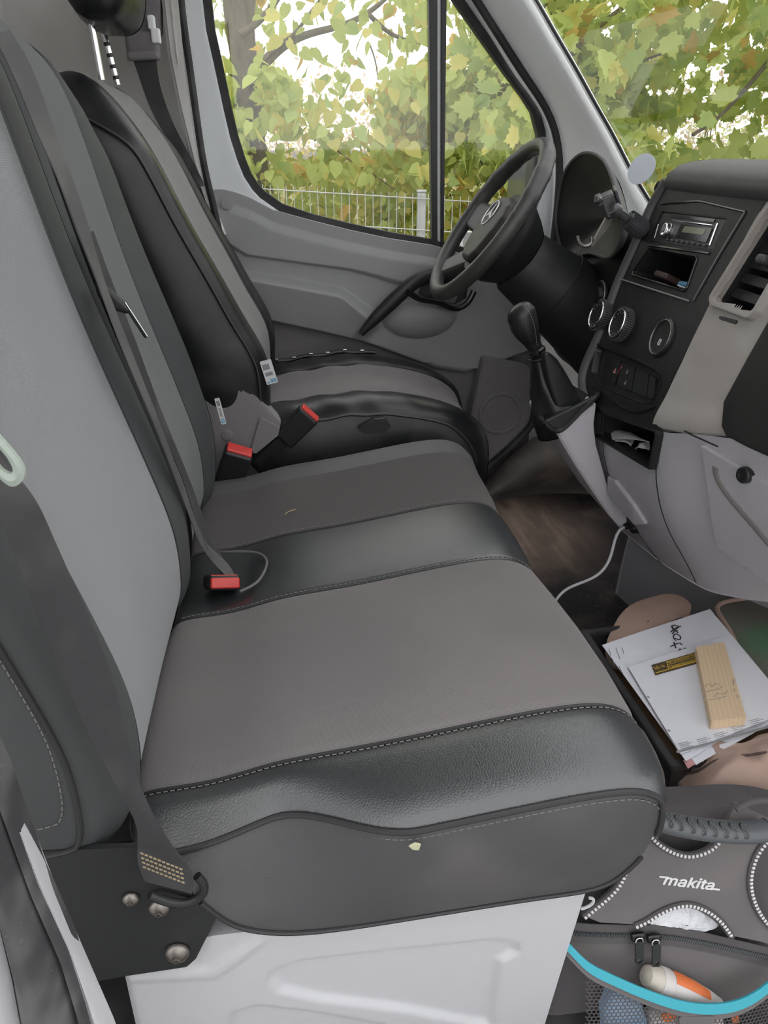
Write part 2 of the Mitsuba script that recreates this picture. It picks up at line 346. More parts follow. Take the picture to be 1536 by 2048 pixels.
# side wall around the window opening (one frame of the body) 
open_l = [(-.1742,1.4309),(-.1755,1.3161),(-.1732,1.2564),(-.1598,1.1741),(-.1478,1.0939),(-.1364,1.0275),(-.1222,.974),(-.1088,.9368),(-.0895,.9061),(-.0717,.8869)]
open_b = [(-.0223,.8527),(.0547,.8275),(.1599,.8015),(.2673,.7788),(.3907,.758),(.5173,.725),(.6321,.702)]
open_r = [(.6907,.9633),(.6751,1.0439),(.6542,1.0979),(.622,1.1372),(.5685,1.194),(.487,1.2843),(.4413,1.3348),(.3593,1.4433)]
hole = Polygon(open_l + open_b + open_r)
outer = Polygon([(-.2488,1.4659),(-.2612,1.3147),(-.2591,1.235),(-.2485,1.0661),(-.2359,.895),(-.2238,.7608),(.8002,.6115),(.7618,.9631),(.7159,1.0111),(.6255,1.126),(.52,1.2554),(.4274,1.3765),(.3583,1.4812)])
mat('door_white', dusty((0.60, 0.625, 0.64), (0.55, 0.56, 0.56), 0.3, 4.0), 0.35, None, clearcoat=0.4)
frame = slab(outer.difference(hole), .05, .012)
struct('wall_left', place(frame, (0, 2.21, 0), (1, 0, 0), (0, 0, 1)), 'door_white', 'light grey painted window frame of the far door', 40)
struct('wall_side', cat([move(trimesh.creation.box((.50, .04, 1.9)), (-.43, 2.27, .80)), move(trimesh.creation.box((.75, .04, .86)), (.86, 2.27, .36)), move(trimesh.creation.box((.95, .02, .60)), (.2, 2.26, .25))]), 'wall_grey', 'body side behind and below the far door')
bp = rounded([(-.2463,1.4551),(-.2641,1.3073),(-.2623,1.1995),(-.251,1.0965),(-.2294,.9658),(-.198,.8504),(-.1784,.7902),(-.1622,.8022),(-.1986,.9088),(-.2093,1.0103),(-.2151,1.1593),(-.2151,1.3081),(-.2097,1.456)], .006)
bpl = place(slab(bp, .10, .03), (0, 2.20, 0), (1, 0, 0), (0, 0, 1))
pil = struct('trim_3', bpl, 'wall_grey', 'pale grey trim of the far door pillar', 40)
add('door_seal', tube([(-.2153,2.115,1.4007),(-.219,2.115,1.3073),(-.2149,2.115,1.1995),(-.208,2.115,1.0646),(-.2011,2.115,.9659),(-.1893,2.115,.8858),(-.1769,2.115,.8028)], .0085, 10), 'rubber', pil)
add('belt_cover', place(slab(rounded([(-.3521,1.3585),(-.2592,1.3604),(-.2708,1.2467),(-.2848,1.223),(-.3389,1.2184),(-.3639,1.2454)], .01), .06, .01), (0, 2.15, 0), (1, 0, 0), (0, 0, 1)), 'door_lower', pil, label='dark plastic housing above the belt')
add('cover_clip', cat([place(rbox(.016, .02, .028, .004), (-.2851,2.08,1.2585), (1, 0, 0), (0, 1, 0)), place(rbox(.02, .02, .03, .004), (-.2785,2.08,1.2326), (1, 0, 0), (0, 1, 0))]), 'trim_light', pil)
inner = hole.buffer(-.020)
gasket = struct('trim_4', cat([place(slab(hole.buffer(.004).difference(inner), .03, .006), (0, 2.205, 0), (1, 0, 0), (0, 0, 1))]), 'rubber', 'black rubber seal around the far side window')
scene['pane'] = {'type': 'thindielectric'}
dv_l = [(.3615,2.19,1.3485),(.3831,2.19,.7572)]; 
def vbar(l0, l1, r0, r1, y0, y1, m):
    """An upright bar between a left edge l0-l1 and a right edge r0-r1 (x, z), from y0 to y1."""
    p = [(l0[0], l0[1]), (r0[0], r0[1]), (r1[0], r1[1]), (l1[0], l1[1])]
    return place(slab(p, y1 - y0, .004), (0, y1, 0), (1, 0, 0), (0, 0, 1))
add('divider', cat([vbar((.3576,1.3868), (.3828,.7557), (.3793,1.3872), (.3981,.7555), 2.17, 2.20, 0), vbar((.3878,1.3874), (.4064,.7554), (.4011,1.3876), (.4147,.7553), 2.165, 2.20, 0)]), 'black_plastic', gasket, label='black upright bar dividing the side window')
add('channel', vbar((.3786,1.3889), (.3971,.7544), (.392,1.3892), (.4111,.7543), 2.178, 2.2, 0), 'door_white', gasket, label='pale metal strip in the divider')
wl_ = hole.intersection(Polygon([(-1, 0), ((.3755,1.3285)[0], 0), ((.3755,1.3285)[0], 2), (-1, 2)]))
wr_ = hole.intersection(Polygon([(2, 0), ((.3853,1.3286)[0], 0), ((.3853,1.3286)[0], 2), (2, 2)]))
def pane_mesh(poly, y):
    v, f = trimesh.creation.triangulate_polygon(poly, engine='earcut')
    return tm(np.c_[v[:, 0], np.full(len(v), y), v[:, 1]], f)
struct('window_1', pane_mesh(wl_, 2.196), 'pane', 'large side window pane of the far door', False)
struct('window_2', pane_mesh(wr_, 2.196), 'pane', 'narrow front quarter pane of the far door', False)
# A-pillar trim and windscreen
e0 = curve([(.4111,2.15,1.3826),(.4559,2.15,1.3239),(.5153,2.15,1.251),(.5912,2.15,1.1599),(.6511,2.15,1.0937),(.6795,2.15,1.0435),(.6978,2.15,.9636),(.7033,2.15,.8783),(.7047,2.15,.777)], 60)
e1 = curve([(.4422,2.11,1.3763),(.4857,2.11,1.3186),(.5381,2.11,1.257),(.609,2.11,1.1743),(.6695,2.11,1.0965),(.7017,2.11,1.0337),(.7194,2.11,.9642),(.7228,2.11,.8804),(.7164,2.11,.7809)], 60)
e2 = curve([(.4731,2.02,1.3612),(.5226,2.02,1.306),(.5741,2.02,1.2449),(.6414,2.02,1.1633),(.698,2.02,1.0906),(.745,2.02,1.0302),(.7887,2.02,.9655),(.8317,2.02,.8963),(.8718,2.02,.8367)], 60)
e3 = curve([(.5063,1.99,1.3567),(.5582,1.99,1.3022),(.605,1.99,1.2437),(.6699,1.99,1.1633),(.7269,1.99,1.0894),(.7739,1.99,1.0298),(.8235,1.99,.9615),(.8706,1.99,.9022),(.9088,1.99,.8576)], 60)
ap = grid(ARR([e0 + [0, .02, 0], e0, e0 * .7 + e1 * .3 + [0, -.006, 0], e1 * .9 + e0 * .1, e1 * .72 + e2 * .28 + [0, -.012, 0], e1 * .4 + e2 * .6 + [0, -.014, 0], e2, e2 * .5 + e3 * .5 + [0, -.003, 0], e3, e3 + [.03, .02, 0]]))
apk = struct('trim_5', ap, 'trim_light', 'pale grey windscreen pillar trim', True)
add('door_seal', tube(e1 * .42 + e0 * .58 + [0, -.004, 0], .011, 10, seg=0), 'rubber', apk)
w0, w1 = ARR((.5063,1.99,1.3567)), ARR((.9088,1.99,.8576)); dw = (w1 - w0) / np.linalg.norm(w1 - w0)
ws = [w0 - dw * .25 + [0, .02, 0], w1 + dw * .25 + [0, .02, 0]]
Wn = []
for s in np.linspace(0, 1, 14):
    y = 2.0 + (.42 - 2.0) * s; bulge = .12 * 4 * s * (1 - s)
    Wn.append([(a[0] + .02 + bulge, y, a[2]) for a in ws])
struct('window_3', grid(ARR(Wn)), 'pane', 'windscreen in front of the dashboard', True)
add('edge_seal', tube(e3 + [.012, .002, .004], .004, 8, seg=0), 'rubber', apk)
struct('wall_front', move(trimesh.creation.box((.04, 1.8, .62)), (1.22, 1.3, .25)), 'carpet_grey', 'bulkhead in front of the footwells')
# near door pillar beside the camera: paint, rubber seal, flange
def by_height(pts, zs):
    p = ARR(sorted(pts, key=lambda q: -q[2])); return np.stack([np.interp(-zs, -p[:, 2], p[:, k]) for k in (0, 1)] + [zs], 1)
f1 = [(-.2191,.42,.6714),(-.2117,.42,.6172),(-.2062,.42,.5153),(-.197,.42,.44),(-.1948,.42,.3768),(-.1945,.42,.3121),(-.1953,.42,.2546)]
f2 = [(-.2208,.43,.6796),(-.2141,.43,.6213),(-.2085,.43,.5608),(-.2027,.43,.4923),(-.1907,.43,.3867),(-.1831,.43,.3193),(-.1766,.43,.2318)]
zj = np.linspace(1.5, .10, 160)
fl1, fl2 = by_height(f1, zj), by_height(f2, zj)
jam = grid(ARR([fl1 + [-.003, .02, 0], fl1, fl1 * .5 + fl2 * .5 + [0, -.003, 0], fl2, fl2 + [-.002, .012, 0]]))
pk = struct('trim_6', jam, 'white_paint', 'white painted door pillar edge in the foreground', True)
g1 = by_height([(-.2233,.385,.6745),(-.2243,.385,.5912),(-.2215,.385,.5141),(-.224,.385,.4613),(-.2283,.385,.4101),(-.2321,.385,.3482)], zj)
sl = grid(ARR([g1 + [0, .03, 0], g1, g1 * .75 + fl1 * .25 + [0, -.014, 0], g1 * .5 + fl1 * .5 + [0, -.016, 0], g1 * .3 + fl1 * .7 + [0, -.008, 0], g1 * .22 + fl1 * .78 + [0, .003, 0], g1 * .12 + fl1 * .88 + [0, -.006, 0], fl1 + [0, .0, 0], fl1 + [0, .02, 0]]))
mat('seal_dusty', dusty((0.05, 0.05, 0.053), (0.22, 0.21, 0.21), 0.7, 16.0), 0.5)
add('rubber_seal', sl, 'seal_dusty', pk, smooth=True, label='dusty black rubber door seal')
g0 = by_height([(-.2548,.36,.7004),(-.2484,.36,.6228),(-.2625,.36,.5055),(-.2704,.36,.4593),(-.2802,.36,.4038)], zj)
add('outer_panel', grid(ARR([g0, g0 * .5 + g1 * .5 + [0, -.01, 0], g1 + [0, .012, 0]])), 'white_paint', pk, smooth=True)

# ---- seats ----
def closed_profile(pts, n=120):
    P = curve(pts, n, closed=True)
    t = np.roll(P, -1, 0) - np.roll(P, 1, 0)
    nn = np.stack([t[:, 1], -t[:, 0]], 1); nn /= np.linalg.norm(nn, axis=1, keepdims=True)
    if Polygon(P).exterior.is_ccw is False:
        nn = -nn
    return P, nn
def sections(prof, nn, ys, ins, warp=None):
    """Cross sections (x, z) at each y, moved inwards by ins (a number, or a function of the points)."""
    out = []
    for y, i in zip(ys, ins):
        d = i(prof) if callable(i) else np.full(len(prof), i)
        q = prof - nn * d[:, None]
        out.append(np.stack([q[:, 0], np.full(len(q), y), q[:, 1]], 1))
    S = ARR(out)
    return warp(S) if warp else S
def band(S, i0, i1):
    """The strip of surface between two sections, with uv in metres."""
    P = S[i0:i1 + 1]
    m = grid(P, cv=True)
    # one column repeated so that uv does not wrap
    P2 = np.concatenate([P, P[:, :1]], 1)
    m = grid(P2)
    s = np.concatenate([[0], np.cumsum(np.linalg.norm(np.diff(P2[len(P2) // 2], axis=0), axis=1))])
    uv = np.stack(np.broadcast_arrays(P2[:, :, 1], s[None, :]), -1)[..., ::-1].reshape(-1, 2)
    return m, uv
def end_cap(S, i, bulge, n=56, m=16):
    """Closes the end at section i with a panel spanning from rim to rim, pushed out by bulge (m, along -y if negative)."""
    ring = S[i]; q = ring[:, [0, 2]]; c0 = q.mean(0)
    ax = np.linalg.svd(q - c0, full_matrices=False)[2][0]; bx = ARR([-ax[1], ax[0]])
    a, b, y = (q - c0) @ ax, (q - c0) @ bx, ring[:, 1]; rows = []
    a2, b2, y2 = np.roll(a, -1), np.roll(b, -1), np.roll(y, -1)
    for t in a.min() + (a.max() - a.min()) * (.5 - .5 * np.cos(np.linspace(.02, math.pi - .02, n))):
        k = np.nonzero((a - t) * (a2 - t) <= 0)[0]; f = (t - a[k]) / np.where(np.abs(a2[k] - a[k]) < 1e-12, 1, a2[k] - a[k])
        bb, yy_ = b[k] + (b2[k] - b[k]) * f, y[k] + (y2[k] - y[k]) * f; lo, hi = bb.argmin(), bb.argmax()
        w = np.linspace(0, 1, m); e = 1 - (2 * (t - a.min()) / (a.max() - a.min()) - 1) ** 4
        B = bb[lo] + (bb[hi] - bb[lo]) * w; Y_ = yy_[lo] + (yy_[hi] - yy_[lo]) * w + bulge * (1 - (2 * w - 1) ** 2) * e
        rows.append(np.stack([c0[0] + t * ax[0] + B * bx[0], Y_, c0[1] + t * ax[1] + B * bx[1]], 1))
    P = ARR(rows)
    return grid(P), P[..., [0, 2]].reshape(-1, 2)
def seam(S, i, j0, j1, lift, nn):
    P = S[i][np.arange(j0, j1) % S.shape[1]].copy(); N = nn[np.arange(j0, j1) % S.shape[1]]
    P[:, 0] += N[:, 0] * lift; P[:, 2] += N[:, 1] * lift
    return P
def top_range(prof, keep):
    """Indices of the profile's run of points for which keep(points) holds (one run)."""
    k = keep(prof); n = len(prof)
    start = [i for i in range(n) if k[i] and not k[i - 1]][0]
    c = 0
    while k[(start + c) % n] and c < n:
        c += 1
    return start, start + c

bench = thing('bench_seat', 'black and grey two-person bench seat with fabric centres and glossy black side bolsters', 'car seat')
# cushion: profile in x, z
CP, CN = closed_profile([(-.20, .352), (-.14, .372), (-.05, .392), (.05, .407), (.13, .42), (.21, .434), (.27, .441), (.315, .436), (.345, .412), (.351, .38), (.342, .34), (.322, .292), (.296, .262), (.24, .25), (.1, .238), (.02, .232), (-.06, .238), (-.10, .258), (-.125, .292), (-.15, .322), (-.19, .334)], 160)
topw = lambda P: sm01(.30, .40, P[:, 1])
def c_end(d):
    return lambda P: d * (0.45 + 0.55 * topw(P)) 
cy = [.548, .552, .562, .580, .605, .63, .650, .655, .656, .661, .67, .74, .83, .92, .985, .995, .998, 1.003, 1.01, 1.05, 1.1, 1.15, 1.195, 1.203, 1.207, 1.213, 1.22, 1.27, 1.33, 1.39, 1.43, 1.44, 1.47, 1.50, 1.525, 1.54, 1.545]
ci = [c_end(.026), c_end(.020), c_end(.012), c_end(.005), c_end(.001), -.001, .002, .006, .006, .001, -.002, -.008, -.011, -.008, -.002, .001, .006, .001, -.001, -.004, -.005, -.004, -.001, .001, .006, .001, -.001, -.005, -.006, -.006, -.008, -.009, -.012, -.010, .0, .020, .035]
def c_warp(S):
    x, y, z = S[..., 0], S[..., 1], S[..., 2]
    back = sm01(.10, -.05, x) * sm01(.31, .375, z + 0 * x)
    y2 = y + .055 * back * (1 - sm01(.548, .655, y))
    # hollow for the buckle
    z2 = z - .016 * sm01(1.03, 1.06, y) * sm01(1.145, 1.125, y) * sm01(-.070, -.100, x) * sm01(.30, .34, z)
    # the side panel leans inwards towards the bottom
    y2 = y2 + .012 * (1 - sm01(.24, .40, z)) * (1 - sm01(.548, .63, y))
    x2 = x + .022 * sm01(.95, .56, y) * sm01(.05, .33, x)
    return np.stack([x2, y2, z2], -1)
CS = sections(CP, CN, cy, ci, c_warp)
cush = (bench, 'cushion')
def part_band(parent, name, S, i0, i1, m, **kw):
    mesh, uv = band(S, i0, i1)
    return add(name, mesh, m, parent, uv=uv, **kw)
ix = lambda v, a=cy: a.index(v)
def joined_bands(parent, name, groups, m, label=None, part='bolster'):
    """groups: lists of (mesh, uv). The first is the part itself, each other one a sub-part of it (or a part)."""
    key = None
    for i, g in enumerate(groups):
        mm = m
        if isinstance(g, tuple):
            g, mm = g
        ms, us = zip(*g)
        k = add(name if key is None else part, cat(list(ms)), mm, parent if key is None else key, uv=np.vstack(us), label=label if key is None else None)
        key = key or k
    return key
cush = joined_bands(bench, 'cushion', [[band(CS, 0, ix(.656))], [band(CS, ix(.998), ix(1.207))], ([band(CS, ix(1.43), len(cy) - 1), end_cap(CS, len(cy) - 1, .004)], 'bolster_grey')], 'leatherette', label='black leatherette of the bench cushion')
part_band(cush, 'fabric_panel', CS, ix(.656), ix(.998), 'cushion_fabric', label='worn grey woven fabric panel nearest the open door')
part_band(cush, 'fabric_panel', CS, ix(1.207), ix(1.43), 'cushion_fabric_fine', label='darker grey ribbed fabric panel nearest the driver seat')
mesh, uv = end_cap(CS, 0, -.010)
add('side_panel', mesh, 'leatherette_dusty', cush, uv=uv, label='scuffed dusty black side panel of the cushion')
ja, jb = top_range(CP, lambda P: (P[:, 1] > .345) & (P[:, 0] < .36) & (P[:, 0] > -.19))
for v, m in ((.656, 'piping_black'), (.998, 'piping_black'), (1.207, 'piping_black')):
    add('piping', tube(seam(CS, ix(v), ja, jb, .0025, CN), .0026, 8, seg=0), m, cush)
for v, o in ((.650, .655), (1.003, .9985), (1.213, 1.2075)):
    add('stitching', stitches(seam(CS, ix(v), ja, jb, .0012, CN), .0075, .005, .0007), 'thread', cush, kind='stuff')
edge = seam(CS, 0, ja, jb, .003, CN); edge[:, 1] -= .0015
add('piping', tube(edge, .0034, 8, seg=0), 'piping_black', cush, label='raised seam along the cushion side')
e2 = edge.copy(); e2[:, 2] -= .011; e2[:, 1] += .0005
add('stitching', stitches(e2, .0075, .005, .0007), 'thread', cush, kind='stuff')
add('piping', tube([(-.1002,1.0114,.401),(-.0772,1.0339,.401),(-.0673,1.0605,.401),(-.0657,1.1181,.399),(-.0786,1.1389,.397),(-.1164,1.1542,.394),(-.149,1.1656,.389)], .0022, 8), 'piping_grey', cush, label='worn light piping around the buckle hollow')
jc, jd = top_range(CP, lambda P: (P[:, 1] < .31))
low = seam(CS, 0, jc, jd, .0, CN); low[:, 1] -= .001
add('hem', tube(low, .0028, 8, seg=0), 'piping_black', cush)

# backrests of the bench: profile in x, z (front face first)
BP, BN = closed_profile([(-.207, .361), (-.190, .39), (-.184, .43), (-.186, .5), (-.203, .58), (-.222, .65), (-.258, .78), (-.286, .9), (-.312, 1.03), (-.334, 1.11), (-.362, 1.155), (-.405, 1.175), (-.45, 1.155), (-.468, 1.09), (-.44, .9), (-.40, .7), (-.355, .5), (-.325, .385), (-.29, .347), (-.245, .346)], 160)
def front(P):
    c = np.interp(P[:, 1], [.3, .36, .5, .7, .9, 1.1, 1.2], [-.25, -.245, -.26, -.30, -.35, -.40, -.42])
    return sm01(0, .03, P[:, 0] - c)
def bol(d, mid=1.0):
    """Bolster: stands proud by d on the front face."""
    return lambda P: -d * front(P) * (0.35 + 0.65 * np.exp(-((P[:, 1] - .66) / .24) ** 2))
by = [.566, .572, .586, .605, .63, .650, .655, .660, .72, .84, .95, 1.015, 1.022, 1.027, 1.04, 1.06, 1.08, 1.095, 1.104, 1.108]
bi = [.040, .026, .012, .003, bol(.006), bol(.003), .005, .001, bol(-.004), bol(-.006), bol(-.004), .001, .005, bol(.002), bol(.010), bol(.014), bol(.008), .006, .020, .034]
BS = sections(BP, BN, by, bi)
ib = lambda v: by.index(v)
near = joined_bands(bench, 'backrest', [[band(BS, 0, ib(.655))], [band(BS, ib(1.022), len(by) - 1), end_cap(BS, len(by) - 1, .003)]], 'leatherette_matt', label='black outer shell of the backrest nearest the open door')
part_band(near, 'fabric_panel', BS, ib(.655), ib(1.022), 'back_fabric', label='light grey woven fabric of the backrest')
mesh, uv = end_cap(BS, 0, -.012)
add('side_panel', mesh, 'leatherette_matt', near, uv=uv, label='dark side panel with curved stitching')
rim = BS[0][np.r_[0:160]].copy()
c0 = rim.mean(0); inner = c0 + (rim - c0) * .90; inner[:, 1] -= .0045
add('piping', tube(BS[0] + [0, -.002, 0], .003, 8, closed=True, seg=160), 'piping_black', near)
add('stitching', stitches(np.vstack([inner[120:], inner[:70]]), .0075, .005, .0007), 'thread', near, kind='stuff')
fa, fb = top_range(BP, lambda P: front(P) > .5)
for v in (.655, 1.022):
    add('piping', tube(seam(BS, ib(v), fa, fb, .002, BN), .0022, 8, seg=0), 'piping_black', near)
# centre backrest
my = [1.118, 1.122, 1.132, 1.14, 1.16, 1.25, 1.33, 1.372, 1.378, 1.384, 1.40, 1.425, 1.45, 1.468, 1.48, 1.486]
mi_ = [.030, .016, .004, .001, bol(-.001), bol(-.006), bol(-.005), .001, .005, bol(.004), bol(.014), bol(.026), bol(.026), bol(.012), .016, .036]
def m_warp(S):
    x, y, z = S[..., 0], S[..., 1], S[..., 2]
    h = sm01(.95, 1.17, z) * (.075 * sm01(1.36, 1.49, y) ** 1.5 + .02 * sm01(1.25, 1.4, y))
    return np.stack([x, y, z - h], -1)
MS = sections(BP, BN, my, mi_, m_warp)
im = lambda v: my.index(v)
mid = joined_bands(bench, 'backrest', [[band(MS, im(1.378), len(my) - 1), end_cap(MS, len(my) - 1, .004)], [band(MS, 0, im(1.14)), end_cap(MS, 0, -.003)]], 'leatherette_matt', label='black shell of the middle backrest')
part_band(mid, 'fabric_panel', MS, im(1.14), im(1.378), 'back_fabric_fine', label='dark grey ribbed fabric of the middle backrest')
for v in (1.14, 1.378):
    add('piping', tube(seam(MS, im(v), fa, fb, .002, BN), .0022, 8, seg=0), 'piping_black', mid)
gp = curve([(-.2789,1.425,.9202),(-.2721,1.425,.899),(-.2619,1.425,.8655),(-.2459,1.425,.7943),(-.2286,1.425,.7249),(-.2014,1.425,.6362),(-.1893,1.425,.5593),(-.1778,1.425,.4675),(-.1702,1.425,.4359)], 40)
gp[:, 0] += .004
def fabric_tag(parent, corners, label, thick=.0012):
    a, b, c, d = [ARR(p, float) for p in corners]     # round the outline
    u, v = b - a, d - a
    w = np.cross(u, v); w /= np.linalg.norm(w)
    body = place(slab(rounded([(0, 0), (np.linalg.norm(u), 0), (np.linalg.norm(u), np.linalg.norm(v)), (0, np.linalg.norm(v))], .002), thick), a, u, v)
    key = add('tag', body, 'white_label', parent, label=label)
    L, H = np.linalg.norm(u), np.linalg.norm(v)
    pr = lambda r, z=.0006: place(slab(rect2(*r), .0005, 0, thick), a, u, v)
    return key, L, H, pr
tagk, L, H, pr = fabric_tag(mid, [(-.1527,1.482,.5072),(-.1428,1.482,.5089),(-.1411,1.482,.563),(-.1527,1.482,.5614)], 'small white sewn-in label with blue squares')
add('print', cat([pr((L * .2, H * .70, L * .8, H * .90)), pr((L * .25, H * .30, L * .4, H * .64)), pr((L * .5, H * .28, L * .65, H * .62))]), 'grey_print', tagk)
add('print', cat([pr((L * .15, H * .04, L * .45, H * .12)), pr((L * .55, H * .04, L * .85, H * .12)), pr((L * .15, H * .15, L * .45, H * .22)), pr((L * .55, H * .15, L * .85, H * .22))]), 'blue_print', tagk)
# head restraints of the bench (only a steel post of one reaches into the picture)
def head_restraint(parent, c, sx, sy, sz, m):
    P, N = closed_profile([(c[0] + sx * math.cos(a) * .5 * (abs(math.cos(a)) ** -.25 if abs(math.cos(a)) > .05 else 1), c[2] + sz * .5 * math.sin(a)) for a in np.linspace(0, 2 * math.pi, 25)[:-1]], 48)
    ys = c[1] + sy / 2 * ARR([-1, -.985, -.94, -.86, -.7, -.35, 0, .35, .7, .86, .94, .985, 1])
    ins = [sx * .44, sx * .28, sx * .15, sx * .06, .006, 0, -.002, 0, .006, sx * .06, sx * .15, sx * .28, sx * .44]
    S = sections(P, N, ys, ins)
    return joined_bands(parent, 'head_restraint', [[band(S, 0, 12), end_cap(S, 0, -.002), end_cap(S, 12, .002)]], m)
def post(parent, a, b, notches, r=.006):
    a, b = ARR(a, float), ARR(b, float)
    key = add('headrest_post', cyl(a, b, r, 20), 'chrome', parent)
    if notches:
        d = b - a
        for s in (.12, .3, .48, .66):
            add('notch', lathe([(-.0035, r * 1.02), (-.002, r * 1.05), (.002, r * 1.05), (.0035, r * 1.02)], a + d * s, d, 16), 'piping_black', key)
h = head_restraint(bench, (-.50, 1.30, 1.36), .11, .24, .17, 'leatherette_smooth')
post(h, (-.415, 1.245, 1.165), (-.50, 1.245, 1.34), True); post(h, (-.415, 1.365, 1.15), (-.50, 1.365, 1.34), False)
h = head_restraint(bench, (-.50, .82, 1.38), .11, .26, .17, 'leatherette_smooth')
post(h, (-.42, .76, 1.165), (-.50, .76, 1.34), True); post(h, (-.42, .88, 1.165), (-.50, .88, 1.34), False)
# bracket plate and bolts below the backrest, facing the door
plate = add('bracket_plate', cat([place(slab(rounded([(-.2765,.3919),(-.1651,.3841),(-.1543,.3337),(-.1047,.3047),(-.1119,.2709),(-.1384,.2124),(-.1492,.201),(-.2229,.1962),(-.2442,.1932),(-.2742,.2148)], .006), .006, .001), (0, .570, 0), (1, 0, 0), (0, 0, 1)),
    place(rbox(.13, .04, .05, .006), (-.1978,.6,.3098), (1, 0, 0), (0, 1, 0))]), 'black_plastic', bench, label='black steel bracket plate between the seat box and backrest')
def bolt(parent, p, r, m='steel_dull', hexhead=False):
    pr_ = [(0, r), (r * .22, r), (r * .45, r * .86), (r * .62, r * .55), (r * .68, r * .3)]
    k = add('bolt', lathe(pr_, p, (0, -1, 0), 28), m, parent)
    add('socket', lathe([(r * .6, r * .34), (r * .9, r * .32), (r * .92, r * .2), (r * .72, r * .16)], p, (0, -1, 0), 6 if hexhead else 18), m, k)
bolt(plate, (-.192,.563,.316), .0085); bolt(plate, (-.1557,.563,.2292), .0128); bolt(plate, (-.1658,.563,.2996), .011, hexhead=True)
recl = add('recliner_cover', place(rbox(.16, .05, .075, .02), (-.2103,.62,.2822), (1, 0, .05), (0, 1, 0)), 'rubber', bench)

# white seat box under the bench
def box_face():
    xs = np.linspace(-.222, .303, 130); out = []
    tops = [(-.2289,.1883),(-.1843,.2396),(-.1116,.2906),(.0294,.2699),(.304,.2329)]
    R1 = Polygon([(-.058,.1649),(-.0284,.1771),(.0844,.1781),(.2005,.1765),(.2249,.1656),(.2296,.1517),(.2091,.1373),(.2126,.0206),(.1851,.0278),(.0854,.0716),(-.0086,.1074),(-.0532,.1316),(-.0633,.1511)])
    R2 = Polygon([(-.1174,.072),(-.1076,.0999),(-.0804,.1068),(-.0095,.0798),(.0857,.033),(.1892,-.0487),(-.0975,-.0103)])
    R3 = Polygon([(-.2187,.1781),(-.2168,.1921),(-.1267,.1851),(-.1149,.1957),(-.0693,.2278),(-.0645,.2189),(-.0996,.1848),(-.1229,.1675)])
    nz = 100
    for k in range(nz):
        v = k / (nz - 1)
        row = []
        for x in xs:
            z1 = np.interp(x, [tops[0][0], -.18, -.12, .303], [.212, .222, .236, .246]); z0 = -.06
            lean = np.interp(v, [0, 1], [-.034, 0]) * max(0, (x - .1) / .20)
            z = z0 + (z1 - z0) * v; q = Point(x, z)
            d = 0
            for R, a in ((R1, .007), (R2, .007), (R3, -.004)):
                s = R.exterior.distance(q) * (1 if R.contains(q) else -1)
                d += a * float(sm01(-.006, .006, s))
            e = min(x - xs[0], xs[-1] - x)
            d += .012 * (1 - float(sm01(0, .012, e))) ** 2
            row.append((x + lean, .572 + d, z))
        out.append(row)
    return ARR(out)
BF = box_face()
boxm = cat([grid(BF), grid(np.stack([BF[-1], BF[-1] * [1, 0, 1] + [0, 1.46, 0]])), grid(np.stack([BF[:, -1], BF[:, -1] * [1, 0, 1] + [0, 1.46, 0]])), grid(np.stack([BF[:, 0], BF[:, 0] * [1, 0, 1] + [0, 1.46, 0]]))])
sb = add('seat_box', boxm, 'white_paint', None, smooth=40)
tag(sb, 'white painted sheet-metal seat box with pressed ridges under the bench', 'seat base')
add('wire_hook', tube([(.2939,.575,.2123),(.303,.575,.216),(.3071,.575,.2212),(.3057,.575,.228),(.3014,.575,.2295)], .0018, 8), 'white_paint', sb)

add('paint_fleck', hull([(p, .0014) for p in [(.088,.5385,.3807),(.093,.5385,.3835),(.0975,.5385,.3815),(.0961,.5385,.3755),(.0911,.5385,.3769)]], 8), 'fleck', cush, label='dried pale yellow paint fleck')
tag(add('straw', tube([(-.0328,1.2512,.412),(-.0238,1.2649,.412),(-.013,1.2701,.412)], .0011, 6), 'thread_tan'), 'small bit of straw lying on the darker fabric of the bench', 'straw')

# driver's seat
ds = thing('driver_seat', 'black and grey covered driver seat beyond the bench, beside the far door', 'car seat')
DP, DN = closed_profile([(-.075, .47), (-.062, .53), (-.066, .6), (-.102, .68), (-.145, .77), (-.198, .88), (-.252, 1.0), (-.296, 1.07), (-.335, 1.112), (-.375, 1.13), (-.42, 1.115), (-.44, 1.06), (-.41, .9), (-.34, .72), (-.27, .56), (-.21, .47), (-.14, .445)], 150)
def dfront(P):
    c = np.interp(P[:, 1], [.4, .5, .7, .9, 1.1], [-.14, -.15, -.2, -.28, -.37])
    return sm01(0, .03, P[:, 0] - c)
def dbol(d):
    return lambda P: -d * dfront(P) * (0.4 + 0.6 * np.exp(-((P[:, 1] - .66) / .22) ** 2))
dy = [1.572, 1.576, 1.586, 1.60, 1.625, 1.65, 1.656, 1.662, 1.72, 1.81, 1.90, 1.945, 1.951, 1.957, 1.975, 2.0, 2.02, 2.034, 2.04]
di = [.026, .016, .004, -.003, dbol(.006), dbol(.001), .006, dbol(-.003), dbol(-.016), dbol(-.02), dbol(-.014), dbol(-.002), .005, dbol(.004), dbol(.012), dbol(.012), .004, .02, .04]
def d_warp(S):
    x, y, z = S[..., 0], S[..., 1], S[..., 2]
    h = .06 * sm01(.98, 1.13, z) * (sm01(1.66, 1.56, y) + sm01(1.93, 2.04, y))
    return np.stack([x, y, z - h], -1)
DS = sections(DP, DN, dy, di, d_warp)
idd = lambda v: dy.index(v)
db = joined_bands(ds, 'backrest', [[band(DS, 0, idd(1.656))], [band(DS, idd(1.951), len(dy) - 1), end_cap(DS, len(dy) - 1, .004)]], 'leatherette_smooth', label='glossy black bolsters of the driver backrest')
